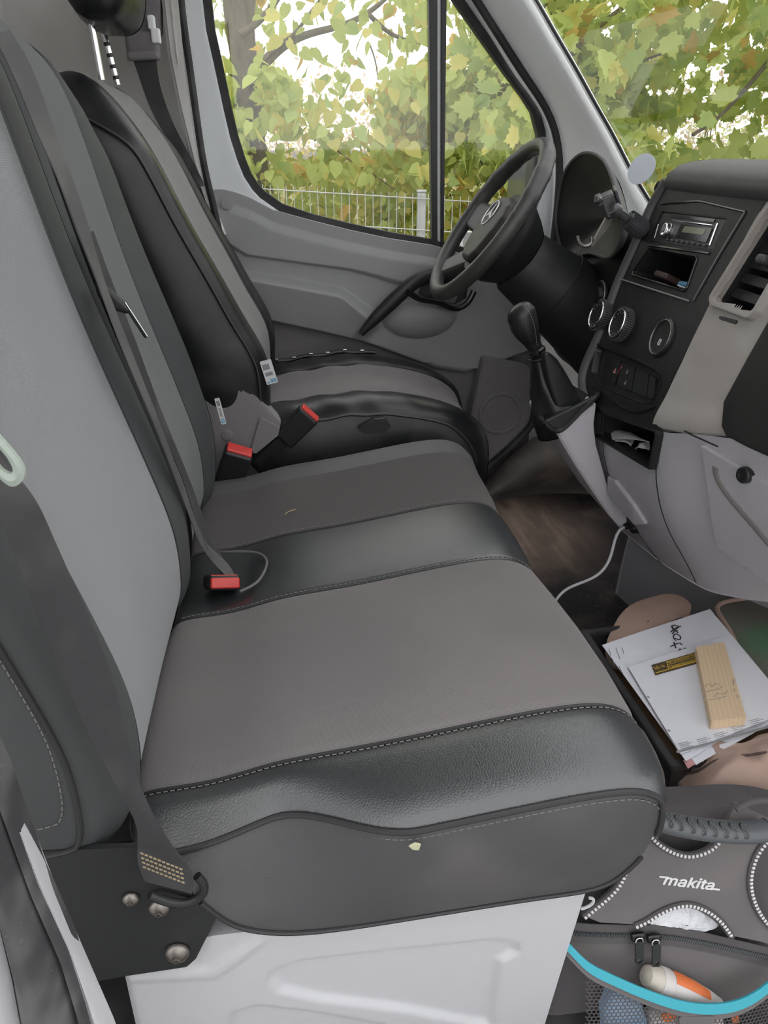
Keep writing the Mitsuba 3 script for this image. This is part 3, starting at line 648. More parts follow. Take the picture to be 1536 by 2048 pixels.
part_band(db, 'fabric_panel', DS, idd(1.656), idd(1.951), 'driver_back_fabric', label='grey fabric centre of the driver backrest')
mesh, uv = end_cap(DS, 0, -.014)
add('side_panel', mesh, 'leatherette_smooth', db, uv=uv)
ga, gb = top_range(DP, lambda P: dfront(P) > .5)
add('piping', tube(DS[1] + [0, -.003, 0], .0026, 8, closed=True, seg=150), 'piping_black', db)
for v in (1.656, 1.951):
    add('piping', tube(seam(DS, idd(v), ga, gb, .002, DN), .0022, 8, seg=0), 'piping_black', db)
tk, L, H, pr = fabric_tag(db, [(-.0621,1.575,.5583),(-.0391,1.575,.5639),(-.041,1.575,.6018),(-.0629,1.575,.6087)], 'beige care label with blue print')
add('print', cat([pr((L * .1, H * .62, L * .7, H * .85)), pr((L * .15, H * .35, L * .8, H * .5))]), 'grey_print', tk)
add('print', cat([pr((L * .45, H * .05, L * .65, H * .2)), pr((L * .72, H * .05, L * .92, H * .2)), pr((L * .12, H * .05, L * .35, H * .12))]), 'blue_print', tk)
h = head_restraint(ds, (-0.325, 1.80, 1.290), .13, .27, .17, 'leatherette_smooth')
post(h, (-.3431,1.74,1.1209), (-.351,1.74,1.2577), False, .0065); post(h, (-.338,1.87,1.1211), (-.3554,1.87,1.2309), True, .006)
EP, EN = closed_profile([(-.10, .46), (-.02, .487), (.06, .497), (.14, .503), (.22, .498), (.30, .482), (.37, .455), (.415, .415), (.432, .365), (.432, .31), (.42, .26), (.38, .235), (.25, .245), (.1, .27), (0, .31), (-.08, .34), (-.12, .40)], 150)
ew = lambda d: (lambda P: d * (0.4 + 0.6 * sm01(.36, .46, P[:, 1])))
ey = [1.585, 1.589, 1.60, 1.625, 1.66, 1.69, 1.697, 1.703, 1.76, 1.83, 1.90, 1.935, 1.941, 1.947, 1.975, 2.01, 2.035, 2.048, 2.054]
ei = [ew(.022), ew(.014), ew(.004), -.006, -.008, -.002, .005, 0, .006, .008, .005, 0, .005, -.003, -.010, -.010, -.002, .014, .03]
def e_warp(S):
    x, y, z = S[..., 0], S[..., 1], S[..., 2]
    e = sm01(1.66, 1.585, y) + sm01(1.97, 2.054, y)
    w = .0022 * np.sin(x * 70 + y * 40) * sm01(.44, .48, z) * sm01(.28, .1, x)
    return np.stack([x - .035 * e * sm01(.3, .43, x), y, z + w], -1)
ES = sections(EP, EN, ey, ei, e_warp)
ie = lambda v: ey.index(v)
dc = joined_bands(ds, 'cushion', [[band(ES, 0, ie(1.697))], [band(ES, ie(1.941), len(ey) - 1), end_cap(ES, len(ey) - 1, .004)]], 'leatherette_smooth', label='shiny wrinkled black leatherette of the driver cushion')
part_band(dc, 'fabric_panel', ES, ie(1.697), ie(1.941), 'driver_fabric', label='grey fabric centre of the driver cushion')
mesh, uv = end_cap(ES, 0, -.012)
add('side_panel', mesh, 'leatherette_smooth', dc, uv=uv)
ha, hb = top_range(EP, lambda P: (P[:, 1] > .36) & (P[:, 0] > -.09))
add('piping', tube(seam(ES, 0, ha, hb, .003, EN), .004, 8, seg=0), 'piping_black', dc)
for v in (1.697, 1.941):
    add('piping', tube(seam(ES, ie(v), ha, hb, .001, EN), .002, 8, seg=0), 'piping_black', dc)
hem = ES[-3][np.arange(ha, hb)]; hem = hem[(hem[:, 0] < .22)]
add('hem', tube(hem + [0, .006, .006], .006, 8, seg=0), 'leatherette_smooth', dc)
add('hem_clip', cat([place(rbox(.012, .006, .004, .0018, 8), p + [0, -.002, .013], (1, 0, 0), (0, 1, 0)) for p in hem[4:-4:5]]), 'steel', dc, kind='stuff')
# the plinth and the grey side cover between the seats
add('plinth', cat([move(rbox(.40, .40, .26, .02), (.14, 1.82, .125))]), 'door_lower', ds)
sc_ = slab(rounded([(-.1578,.5709),(-.13,.5668),(-.0857,.5368),(-.0379,.4753),(-.0455,.4512),(-.0941,.416),(-.175,.3564),(-.238,.3594),(-.2156,.5727)], .006), .05, .01)
cover = add('side_cover', place(sc_, (0, 1.615, 0), (1, 0, 0), (0, 0, 1)), 'door_lower', ds, label='dark grey plastic side cover with a bevelled top')
rib_ = slab(rounded([(-.1064,.4181),(-.0802,.4947),(-.0402,.4701),(-.0454,.4526),(-.0941,.4141)], .003), .006, .002)
add('rib', place(rib_, (0, 1.563, 0), (1, 0, 0), (0, 0, 1)), 'door_lower', cover)
add('cover_screw', lathe([(0, .012), (.003, .012), (.004, .009)], (-.1509,1.565,.4559), (0, -1, 0), 24), 'door_lower', cover)
add('lever', place(slab(rounded([(.1233,.4608),(.1617,.4804),(.183,.4806),(.1959,.4623),(.1809,.4495),(.1381,.449)], .004), .012, .004), (0, 1.57, 0), (1, 0, 0), (0, 0, 1)), 'black_plastic', ds, label='black adjustment lever beside the driver cushion')

# belts and buckles
def buckle(name, label, o, along, side, red_len, group=None, depth=.024, L=.075, W=.042):
    """A buckle head: along = direction the slot looks, side = width direction."""
    along, side = ARR(along, float) / np.linalg.norm(along), ARR(side, float) / np.linalg.norm(side)
    k = thing(name, label, 'seat belt buckle', group)
    add('housing', place(rbox(L, W, depth, .006), ARR(o) - along * (L / 2 - .004), along, side), 'black_plastic', k)
    add('release_button', place(cat([rbox(.014, W * .9, depth * .7, .003), move(rbox(.006, W * .84, depth * .9, .0018), (-.005, 0, .002))]), ARR(o) + along * .002, along, side), 'red_button', k, label='red release button')
    add('stalk', place(cat([rbox(.10, W * .6, depth * .5, .004)]), ARR(o) - along * (L + .03), along, side), 'black_plastic', k)
    return k
buckle('belt_buckle', 'black belt buckle with a red button beside the driver cushion', (.0209,1.572,.4923), (.62, -.10, .62), (.72, 0, -.62), .03, depth=.03, L=.085, W=.05)
buckle('belt_buckle', 'black belt buckle with a red button between the middle backrest and grey side cover', (-.1255,1.51,.4373), (.35, -.25, .9), (.9, .05, -.4), .03, depth=.04, L=.09, W=.058)
bk = buckle('belt_buckle', 'belt buckle with a bright red button lying in the hollow of the bench cushion', (-.1269,1.0551,.392), (.25, -.75, .38), (.9, .28, -.2), .03, depth=.024, L=.055, W=.05)
mb = thing('middle_seat_belt', 'dark grey folded belt running down between the two bench backrests to the red buckle', 'seat belt')
wl = [(-.3046,1,1.1105),(-.299,1,1.0977),(-.2754,1,1.0159),(-.2635,1,.9763),(-.2507,1,.9197),(-.2369,1,.8615),(-.2258,1,.8085),(-.2103,1,.7448),(-.1945,1.02,.665),(-.1783,1.04,.5724),(-.1669,1.07,.4838),(-.1598,1.08,.4457),(-.1348,1.08,.4016),(-.1198,1.07,.3882)]
wr = [(-.2949,1.03,1.1188),(-.2893,1.03,1.1094),(-.2654,1.03,1.0257),(-.2543,1.03,.9756),(-.243,1.03,.9172),(-.2349,1.03,.8572),(-.2227,1.03,.8025),(-.207,1.03,.7369),(-.1903,1.04,.6581),(-.1747,1.06,.5638),(-.161,1.08,.4785),(-.1504,1.09,.4417),(-.1181,1.085,.4013),(-.1099,1.075,.3792)]
add('webbing', ribbon(wl, wr, .0016, 90), 'webbing_grey', mb)
wl = [(-.2578,1.085,.9007),(-.2514,1.085,.8445),(-.2352,1.085,.7785),(-.2125,1.085,.6868),(-.191,1.085,.611),(-.1731,1.085,.5386),(-.1608,1.085,.4709),(-.1458,1.085,.421),(-.1316,1.085,.3895)]
wr = [(-.2601,1.125,.902),(-.2461,1.125,.8385),(-.2288,1.125,.77),(-.2076,1.125,.6748),(-.1878,1.125,.5962),(-.1678,1.125,.5168),(-.1525,1.125,.4524),(-.134,1.125,.3949),(-.1285,1.125,.3646)]
add('webbing', ribbon(wl, wr, .0016, 60), 'webbing', mb)
tg = add('tongue', hull([(p, .006) for p in [(-.2444,1.05,.8421),(-.2374,1.05,.8307),(-.2192,1.05,.8177),(-.2162,1.05,.8126),(-.2282,1.05,.8166),(-.2435,1.05,.8321)]]), 'black_plastic', mb, label='black belt tongue clipped on the webbing')
add('blade', place(rbox(.052, .011, .0022, .001, 8), ARR((-.2067,1.05,.7982)), ARR((-.1987,1.05,.781)) - ARR((-.2138,1.05,.8112)), (.5, -.8, .3)), 'steel', tg)
pb = thing('passenger_seat_belt', 'wide black belt running down the outer edge of the near backrest to a bolted anchor', 'seat belt')
wl = [(-.2368,.53,.8124),(-.2269,.53,.7894),(-.2179,.53,.7592),(-.2109,.53,.705),(-.2051,.535,.6434),(-.1975,.54,.58),(-.1862,.545,.5142),(-.1755,.55,.4594),(-.1693,.55,.4222),(-.174,.55,.3833),(-.1712,.55,.3541)]
wr = [(-.2192,.545,.8098),(-.2107,.55,.7882),(-.203,.556,.7673),(-.1958,.56,.7325),(-.1833,.56,.6711),(-.1717,.56,.6064),(-.1672,.56,.5443),(-.162,.555,.4797),(-.1477,.545,.4313),(-.135,.54,.4016),(-.1229,.54,.3664),(-.1263,.54,.3432)]
add('webbing', ribbon(wl, wr, .0016, 80), 'webbing', pb)
st = []
for s in (0, .006, .012, .018):
    a, b = ARR((-.166,.536,.4089)), ARR((-.1292,.532,.3863)); q = ARR([.0, -.001, -s])
    st.append(stitches(np.linspace(a + q, b + q, 20), .0044, .0032, .0009))
add('stitching', cat(st), 'thread_tan', pb, kind='stuff', label='tan bar-tack stitching on the belt end')
ar = tube([(-.1699,.553,.3304),(-.1566,.553,.3199),(-.1366,.553,.314),(-.121,.553,.3219),(-.1167,.553,.3357),(-.122,.553,.3506)], .0045, 10)
add('anchor', cat([ar, place(slab(rounded([(-.1763,.319),(-.1629,.3243),(-.1339,.3091),(-.1209,.3145),(-.1169,.3095),(-.1225,.2985),(-.1515,.2856),(-.1738,.2883)], .005), .004), (0, .566, 0), (1, 0, 0), (0, 0, 1))]), 'black_plastic', pb, label='steel anchor bracket of the belt')
ring_o = [(-.2091,.515,.8414),(-.199,.515,.8288),(-.1895,.515,.8116),(-.1871,.515,.8034),(-.1909,.515,.794),(-.1967,.515,.7913),(-.205,.515,.7991),(-.2147,.515,.8152)]
ring_i = [(-.2081,.515,.8309),(-.2006,.515,.8207),(-.1951,.515,.8097),(-.1943,.515,.8038),(-.1955,.515,.8009),(-.1993,.515,.8018),(-.2034,.515,.8071),(-.2107,.515,.8186)]
def ring_plate(outer, inner, th):
    o, i = curve(outer, 60, True), curve(inner, 60, True); n = ARR([0, -1, 0])
    return grid(np.stack([o + n * th * .2, o + n * th, (o + i) / 2 + n * th * 1.35, i + n * th, i + n * th * .2, (o + i) / 2], 1), cu=True, cv=True)
add('tongue', ring_plate(ring_o, ring_i, .005), 'tongue_green', pb, label='pale green-grey metal belt tongue')
db_ = thing('driver_seat_belt', 'dark belt hanging from the far door pillar behind the driver backrest', 'seat belt')
add('webbing', ribbon([(-.3351,2.06,1.1949),(-.3221,2.06,1.1438),(-.3068,2.06,1.0883),(-.2797,2.06,1.0312),(-.2405,2.06,.9668),(-.2059,2.02,.922)], [(-.2801,2.06,1.1955),(-.2797,2.06,1.1442),(-.2667,2.06,1.0834),(-.2529,2.06,1.0439),(-.2228,2.06,.9798),(-.1952,2.03,.9215)], .0016, 40), 'webbing', db_)
add('guide', cat([place(rbox(.075, .03, .06, .012), (-.3112,2.09,1.2138), (1, 0, 0), (0, 1, 0)), place(rbox(.07, .02, .018, .007), (-.3077,2.05,1.1904), (1, 0, .05), (0, 1, 0))]), 'door_lower', db_)

# ---- dashboard ----
dash = thing('dashboard', 'grey and black moulded dashboard with a black centre console and rounded grey lower part', 'dashboard')
KO, KU, KV = (.59, 1.5, .59), (0, -1, 0), (.3097, 0, .9508)
onK = lambda mesh, w=0: place(move(mesh, (0, 0, w)), KO, KU, KV)
def poly_from(pts, r=.004):
    return Polygon(rounded(pts, r))
# silver-grey upper body to the right of the console, and the brow on top
ZT = [.962, .945, .90, .86, .77, .70, .65, .602, .596]
K_X = [.711, .7056, .691, .678, .6486, .6258, .6095, .594, .60]
TAB = {y: [x + d for x in K_X] for y, d in ((1.52, .004), (1.15, .0), (1.05, .004), (.93, .022), (.7, .06), (.46, .09))}
def table_surface(tab, Z, ys, nz=40):
    k = sorted(tab); A = ARR([tab[y] for y in k]); out = []
    zz = np.interp(np.linspace(0, len(Z) - 1, nz), np.arange(len(Z)), Z)
    for y in ys:
        xc = ARR([PchipInterpolator(k, A[:, j])(y) for j in range(A.shape[1])])
        xs = PchipInterpolator(np.arange(len(Z)), xc)(np.linspace(0, len(Z) - 1, nz))
        out.append(np.stack([xs, np.full(nz, y), zz], 1))
    return ARR(out)
def cull(mesh, inside):
    c = mesh.triangles_center; m = mesh.copy(); m.update_faces(~inside(c)); m.remove_unreferenced_vertices()
    return m
vent_k = rounded([(.3737,.3497),(.3672,.3334),(.3385,.2112),(.3462,.2062),(.4479,.2065),(.4539,.2143),(.466,.3093),(.4758,.3502)], .003)
VP = Polygon(vent_k); VQ = VP.buffer(-.0035)
def in_vent(c):
    q = c - ARR(KO); u, v = q @ ARR(KU), q @ ARR(KV)
    return ARR([VQ.contains(Point(a, b)) for a, b in zip(u, v)])
up = table_surface(TAB, ZT, np.linspace(.46, 1.17, 130), 110)
zb = np.interp(up[..., 1], [.46, .88, .98, 1.06, 1.17], [.70, .645, .628, .602, .578]); zn = zb + (up[..., 2] - .596) * (.962 - zb) / .366
up[..., 0] += .3257 * (zn - up[..., 2]); up[..., 2] = zn
add('silver_panel', cull(grid(up), in_vent), 'dash_silver', dash, smooth=True, label='dusty silver-grey panel around the air vent')
brow = []
for y in np.linspace(.46, 1.535, 60):
    e = sm01(1.46, 1.535, y)
    x0 = float(PchipInterpolator(sorted(TAB), [TAB[k][1] for k in sorted(TAB)])(min(y, 1.52)))
    zt = .985 - .02 * e ** 2
    brow.append([(x0 + .004, y, .925), (x0 - .012 + .01 * e, y, .935), (x0 - .016 + .012 * e, y, .947), (x0 - .004 + .012 * e, y, zt - .016), (x0 + .03, y, zt - .004), (x0 + .10, y, zt), (x0 + .25, y, zt - .02), (x0 + .45, y, .93)])
brow.append([(a, 1.545, c - .012) for a, b, c in brow[-1]]); brow.append([(a + .02, 1.55, .80) for a, b, c in brow[-1]])
bm = grid(ARR([curve(r, 24) for r in brow]))
mat('brow_dark', dusty((0.075, 0.075, 0.075), (0.12, 0.115, 0.11), 0.4, 8.0), 0.55)
add('top_pad', bm, 'brow_dark', dash, smooth=True, label='dark padded top of the dashboard')
# black console face with holes
face = Polygon(rounded([(.0089,.3702),(-.0015,.3294),(.0003,.275),(-.0021,.177),(.0142,.057),(.0135,-.0019),(.0345,-.0252),(.0812,-.0411),(.136,-.0466),(.2431,-.0335),(.3619,-.0129),(.3444,.0007),(.3245,.0354),(.326,.0747),(.3322,.1644),(.3359,.228),(.3413,.3026),(.3496,.3577),(.3525,.3693),(.2535,.3674),(.1432,.3629)], .004))
cub = rounded([(.0599,.2541),(.2279,.2595),(.2388,.2079),(.0305,.2036)], .006)
rad = rounded([(.0372,.3209),(.2637,.3262),(.265,.2771),(.0334,.267)], .003)
but = rounded([(.0011,.0538),(.2551,.0693),(.2853,.0668),(.3023,.0537),(.3023,.023),(.2733,.0119),(.0927,-.008),(.0309,.0029)], .008)
face = face.difference(Polygon(cub)).difference(Polygon(rad)).difference(Polygon(but))
con = add('console_panel', onK(slab(face, .03, .004), -.03), 'console_black', dash, label='matt black face of the centre console')
def pocket(ring, depth, taper=0.0):
    P = ARR(ring); c = P.mean(0)
    if not Polygon(P).exterior.is_ccw:
        P = P[::-1]
    rows = [np.c_[P, np.zeros(len(P))], np.c_[c + (P - c) * (1 - taper), np.full(len(P), -depth)], np.c_[c + (P - c) * .02, np.full(len(P), -depth)]]
    return grid(ARR(rows), cv=True)
def outline_tube(ring, r, w=0, n=8):
    P = ARR(ring); return tube(np.c_[P, np.full(len(P), w)], r, n, closed=True, seg=0)
add('cubby', onK(pocket(cub, .14)), 'black_plastic', dash, label='open black storage slot below the radio')
add('cubby_rim', onK(outline_tube(rounded([(.0515,.2559),(.2327,.2617),(.2447,.2055),(.0211,.2013)], .006), .0022, .001)), 'black_gloss', dash)
add('trim_strip', tube(curve([(-.0176,.1866),(.2708,.1931)], 6, lin=True) @ ARR([[0, -1, 0], [.3097, 0, .9508]]) + ARR(KO) + ARR([-.003, 0, .001]), .0016, 8, seg=0), 'dash_grey', dash)
add('frame_groove', onK(cat([tube(np.c_[ARR(curve(q, 12, lin=True)), np.full(12, .0008)], .0022, 6, seg=0) for q in ([(.0194,.3344),(.1575,.3479),(.3102,.3404)], [(.3102,.3404),(.2945,.2727),(.2819,.196)], [(.0384,.26),(.2639,.2713)])])), 'black_gloss', dash)
lip = curve([tuple(ARR(KO) + ARR(KU) * a + ARR(KV) * b + ARR([-.003, .004, 0])) for a, b in [(.0118,.3757),(-.0051,.3328),(-.0057,.2763),(-.0101,.1797),(.0036,.0566),(.0056,-.0052),(.0318,-.0303),(.0825,-.0471)]], 50)
add('console_edge', tube(lip, .0065, 10, seg=0, flat=1.4), 'brow_dark', dash)
add('console_side', grid(ARR([lip, lip + [.12, .004, 0], lip + [.2, .004, 0]])), 'console_black', dash, smooth=True)
# button tray with hazard switch and symbols
add('button_tray', onK(pocket(but, .012, .03)), 'black_plastic', dash)
def icon(shape, o, s, m, parent, w, name='symbol'):
    return add(name, onK(move(slab(shape.buffer(0), .0008), (0, 0, 0)).apply_scale(s).apply_translation((o[0], o[1], w)), 0), m, parent)
btn = rounded([(.0476,.0481),(.1192,.0521),(.1352,.0103),(.0661,.0028)], .002)
b1 = add('hazard_switch', onK(slab(btn, .006), -.0118), 'black_gloss', dash, label='hazard warning switch')
tri = Polygon([(0, 1), (.9, -.6), (-.9, -.6)]).difference(Polygon([(0, .4), (.4, -.3), (-.4, -.3)]))
icon(tri, (.1133,.0304), .0062, 'pink_print', b1, -.0056)
icon(Polygon(rect2(-.16, -1.6, .16, 1.4)), (.1289,.0384), .0062, 'red_button', b1, -.0056, 'indicator_bar')
for q in ([(.1207,.0511),(.1768,.0551),(.1999,.0162),(.1404,.0104)], [(.1835,.055),(.233,.0591),(.2582,.0225),(.2058,.017)], [(.2377,.0585),(.2617,.0588),(.2827,.0264),(.2636,.0233)]):
    add('switch', onK(slab(rounded(q, .0015), .0045), -.0118), 'black_plastic', dash)
lock = Polygon(rect2(-.8, -.8, .8, .4)).difference(Polygon(rect2(-.4, -.4, .4, 0))).union(LineString([(-.5, .4), (-.5, .9), (0, 1.2), (.5, .9), (.5, .4)]).buffer(.14))
for o in ((.1575,.0408), (.1682,.0222)):
    icon(lock, o, .0035, 'grey_print', dash, -.0072)
icon(Point(0, 0).buffer(1), (.13,.0423), .002, 'grey_print', dash, -.0072)
add('tray_groove', onK(tube(np.c_[ARR(curve([(-.0226,.0547),(.1139,.0649),(.2599,.0724)], 20)), np.full(20, .0005)], .0022, 6, seg=0)), 'black_gloss', dash)
add('lower_groove', onK(tube(np.c_[ARR(curve([(.0642,-.0164),(.1517,-.0148),(.2896,.0041),(.3154,.0217)], 20)), np.full(20, .0005)], .0028, 6, seg=0)), 'black_gloss', dash)
# rotary knobs
def knob(o, r, h, ridged, parent, label):
    k = add('rotary_knob', onK(lathe([(0, r), (h * .6, r * .98), (h * .9, r * .93), (h, r * .86), (h, r * .80)] if ridged else [(0, r * 1.05), (.004, r * 1.05), (.006, r), (.006, r * .9), (.0035, r * .86)], (o[0], o[1], 0), (0, 0, 1), 48, False)), 'black_plastic', parent, label=label)
    if ridged:
        add('ridge', onK(cat([place(rbox(h * .8, .0022, .0022, .0008, 6), (o[0] + r * math.cos(a), o[1] + r * math.sin(a), h * .5), (0, 0, 1), (-math.sin(a), math.cos(a), 0)) for a in np.linspace(0, 2 * math.pi, 45)[:-1]])), 'brow_dark', k, kind='stuff')
        add('chrome_ring', onK(lathe([(h - .0005, r * .90), (h + .0012, r * .88), (h + .0012, r * .83), (h - .0005, r * .80)], (o[0], o[1], 0), (0, 0, 1), 48, False)), 'steel', k)
        add('dial_face', onK(lathe([(h - .001, r * .82), (h - .003, r * .5), (h - .003, r * .02)], (o[0], o[1], 0), (0, 0, 1), 40, False)), 'console_black', k)
        add('tick_mark', onK(cat([place(rbox(.0045, .001, .0008, .0003, 6), (o[0] + r * .68 * math.cos(a), o[1] + r * .68 * math.sin(a), h - .0012), (math.cos(a), math.sin(a), 0), (-math.sin(a), math.cos(a), 0)) for a in np.linspace(.4, 5.6, 12)])), 'grey_print', k, kind='stuff')
    else:
        add('dial_face', onK(lathe([(.005, r * .92), (.0035, r * .8), (.0035, r * .02)], (o[0], o[1], 0), (0, 0, 1), 40, False)), 'console_black', k)
        add('bright_ring', onK(outline_tube(rounded([(o[0] + r * .93 * math.cos(a), o[1] + r * .93 * math.sin(a)) for a in np.linspace(0, 6.283, 49)[:-1]], .001), .0010, .0062)), 'steel_dull', k)
        add('symbol', onK(move(slab(Polygon(rounded([(-.0035, -.0055), (.0035, -.0055), (.0035, .0055), (-.0035, .0055)], .002)).difference(Polygon(rounded([(-.002, -.004), (.002, -.004), (.002, .004), (-.002, .004)], .001))), .001), (o[0] + .002, o[1] - .008, .0036))), 'white_print', k)
    return k
knob((-.0144,.1093), .031, .020, True, dash, 'ridged rotary knob nearest the driver')
knob((.0911,.113), .031, .020, True, dash, 'ridged rotary knob, middle of the three')
knob((.2399,.1234), .032, .006, False, dash, 'flat round switch with a small white 0 mark')
# radio
radio = thing('car_radio', 'black car radio with a reflective display in the centre console', 'radio')
rb = add('body', onK(slab(rad, .010, .003), -.012), 'black_plastic', radio)
add('display', onK(slab(rounded([(.1276,.3067),(.2347,.3094),(.236,.2868),(.1259,.283)], .002), .002), -.0022), 'black_gloss', radio, label='glossy display')
lcd = rounded([(.1446,.3047),(.2177,.3063),(.2169,.2963),(.1418,.2941)], .001)
mat('lcd_green', (0.20, 0.22, 0.13), 0.2)
add('display_window', onK(slab(lcd, .0004), 0), 'lcd_green', radio)
kb = (.0937,.2913)
ko = add('volume_knob', onK(lathe([(-.003, .0135), (.004, .0135), (.010, .0118), (.011, .009), (.0105, .001)], (kb[0], kb[1], 0), (0, 0, 1), 32)), 'chrome', radio)
for q in np.linspace(0, 1, 8):
    a, b = ARR((.102,.277)), ARR((.2349,.281)); o = a + (b - a) * q
    add('preset_button', onK(move(rbox(.0068, .004, .004, .001, 8), (o[0], o[1], 0)), 0), 'brow_dark', radio)
add('disc_slot', onK(slab(rounded([(.0714,.3198),(.2312,.3236),(.2293,.3186),(.0707,.3144)], .001), .001), -.0015), 'black_gloss', radio)
add('chrome_trim', onK(cat([tube(np.c_[ARR(curve(q, 8, lin=True)), np.full(8, -.001)], .0013, 6, seg=0) for q in ([(.2428,.3181),(.2492,.2834)], [(.0419,.2994),(.0501,.2743)], [(.0906,.3106),(.2305,.3139)])])), 'chrome', radio)
# things in the storage slot
pen = thing('pen', 'blue pen lying in the storage slot below the radio', 'pen')
add('barrel', onK(cyl(((.1607,.2102)[0], (.1607,.2102)[1] + .004, -.03), ((.2292,.214)[0], (.2292,.214)[1] + .004, -.02), .005, 14, .002)), 'blue_print', pen)
add('tip', onK(lathe([(0, .005), (.008, .002), (.011, .0008)], ((.1607,.2102)[0], (.1607,.2102)[1] + .004, -.03), (-1, 0, -.2), 12)), 'steel', pen)
tag(add('note_paper', onK(place(rbox(.03, .012, .002, .0008, 8), ((.2131,.208)[0], (.2131,.208)[1] + .001, -.01), (1, 0, 0), (0, .3, 1))), 'white_label'), 'scrap of white paper at the front of the storage slot', 'paper')
wal = onK(place(rbox(.05, .05, .012, .004), ((.1115,.21)[0], (.1115,.21)[1] + .006, -.035), (1, 0, 0), (0, .1, 1)))
mat('brown_leather', (0.07, 0.04, 0.035), 0.6)
tag(add('wallet', wal, 'brown_leather'), 'small dark brown wallet in the storage slot', 'wallet')
# air vent
vent = add('air_vent', onK(pocket(vent_k, .09, .05), 0).apply_translation(ARR((-.9508, 0, .3097)) * -.006), 'black_plastic', dash, label='black air vent')
add('vent_frame', onK(slab(VP.buffer(.008).difference(VP.buffer(-.0005)), .018, .003), -.004).apply_translation(ARR((-.9508, 0, .3097)) * -.006), 'dash_silver', vent)
onV = lambda m: onK(m).apply_translation(ARR((-.9508, 0, .3097)) * -.006)
for k, (a, b) in enumerate((((.2757,.2036), (.4221,.2047)), ((.2821,.2281), (.4263,.2267)), ((.2883,.2521), (.4281,.2508)), ((.2931,.2753), (.4289,.2743)), ((.299,.2983), (.4296,.2974)), ((.3049,.3222), (.4293,.32)))):
    g = LineString([a, b]).buffer(.004).intersection(VP.buffer(-.001))
    if not g.is_empty and len(LineString([a, b]).intersection(VP.buffer(-.002)).coords) == 2:
        c = ARR(LineString([a, b]).intersection(VP.buffer(-.002)).coords)
        o = c.mean(0); d = c[1] - c[0]; L = np.linalg.norm(d)
        add('slat', onV(place(rbox(L, .0040, .016, .0018, 8), (o[0], o[1], -.014), (d[0], d[1], 0), (-d[1], d[0], .35))), 'black_gloss' if k < 0 else 'console_black', vent)
tb = (.4005,.2811)
add('vent_tab', onV(move(rbox(.022, .014, .02, .005), (tb[0], tb[1], -.002))), 'brow_dark', vent)
bt = (.4005,.1895)
add('small_switch', onV(slab(rounded([(.3624,.19),(.4174,.1919),(.4267,.1862),(.3736,.1828)], .003), .006, .002)), 'black_plastic', dash, label='small black oblong switch below the vent')
# black panel of the passenger side and glove box
pp = rounded([(.5189,.2696),(.4881,.2258),(.482,.147),(.4787,.0815),(.5021,.0499),(.5203,.0423),(.5731,.0452),(.6976,.0567)], .006)
add('passenger_panel', onK(slab(pp, .016, .006), -.016), 'console_black', dash, label='black panel on the passenger side')
# lower body: y sections through top, middle and bottom
LOW = {1.50: [(.6028,.5342),(.6001,.4818),(.6101,.4137),(.6426,.33),(.6801,.2608),(.7236,.2092)], 1.42: [(.5974,.5416),(.5989,.4871),(.6123,.4215),(.646,.3432),(.6858,.2778),(.7234,.2198)], 1.33: [(.5886,.556),(.5903,.4983),(.6045,.4359),(.6371,.3614),(.6803,.2943),(.7221,.2315)], 1.24: [(.5897,.568),(.5917,.5154),(.6067,.4504),(.6388,.3775),(.6825,.3135),(.7241,.2468)],
       1.15: [(.593,.5786),(.5957,.5288),(.6091,.4666),(.643,.3925),(.6857,.3296),(.7279,.2659)], 1.05: [(.5984,.6081),(.6166,.5524),(.637,.4871),(.661,.4229),(.6933,.3646),(.7299,.3074)], .95: [(.6094,.6339),(.6335,.5761),(.6494,.5159),(.6685,.4568),(.6937,.4076),(.7226,.3599)], .8: [(.6598,.6632),(.6567,.607),(.6567,.5512),(.6683,.5068),(.6855,.4678),(.7057,.4352)], .5: [(.6501,.7284),(.6595,.6857),(.6722,.6452),(.6861,.6131),(.7009,.5904),(.7163,.5725)]}
ky = sorted(LOW); LA = ARR([curve(LOW[y], 40) for y in ky])
yy = np.linspace(.5, 1.5, 150); LS = PchipInterpolator(ky, LA, axis=0)(yy)
LSurf = np.stack([LS[..., 0], np.broadcast_to(yy[:, None], LS.shape[:2]), LS[..., 1]], -1)
LSurf = np.concatenate([LSurf, LSurf[:, -1:] + [.02, 0, .004], LSurf[:, -1:] + [.16, 0, .05]], 1)
slot = rounded([(-.0684,.0344),(.1875,.0779),(.1804,.0149),(-.0666,-.0128)], .004)
SP = Polygon(slot).buffer(.002)
def in_slot(c):
    return ARR([p[0] < .66 and SP.contains(Point(1.33 - p[1], p[2] - .5)) for p in c])
add('lower_body', cull(grid(LSurf), in_slot), 'lower_grey', dash, smooth=True, label='rounded lilac-grey lower dashboard')
onM = lambda mesh, w=0: place(move(mesh, (0, 0, w)), (.588, 1.33, .5), (0, -1, 0), (0, 0, 1))
sf = Polygon(rounded([(-.0803,.0378),(.1934,.0825),(.1873,.0122),(-.0757,-.0192)], .005)).difference(Polygon(slot))
add('pocket_frame', onM(slab(sf, .014, .004), -.006), 'console_black', dash, label='black frame of the lower storage slot')
add('pocket', onM(pocket(slot, .16, .02), .0), 'black_plastic', dash)
from scipy.interpolate import RegularGridInterpolator, LinearNDInterpolator
_lx = LinearNDInterpolator(np.c_[LSurf[:, :40, 1].ravel(), LSurf[:, :40, 2].ravel()], LSurf[:, :40, 0].ravel())
def on_low(yz, lift=.0):
    yz = ARR(yz, float); x = _lx(yz); ok = np.isfinite(x)
    return np.c_[x - lift, yz][ok]
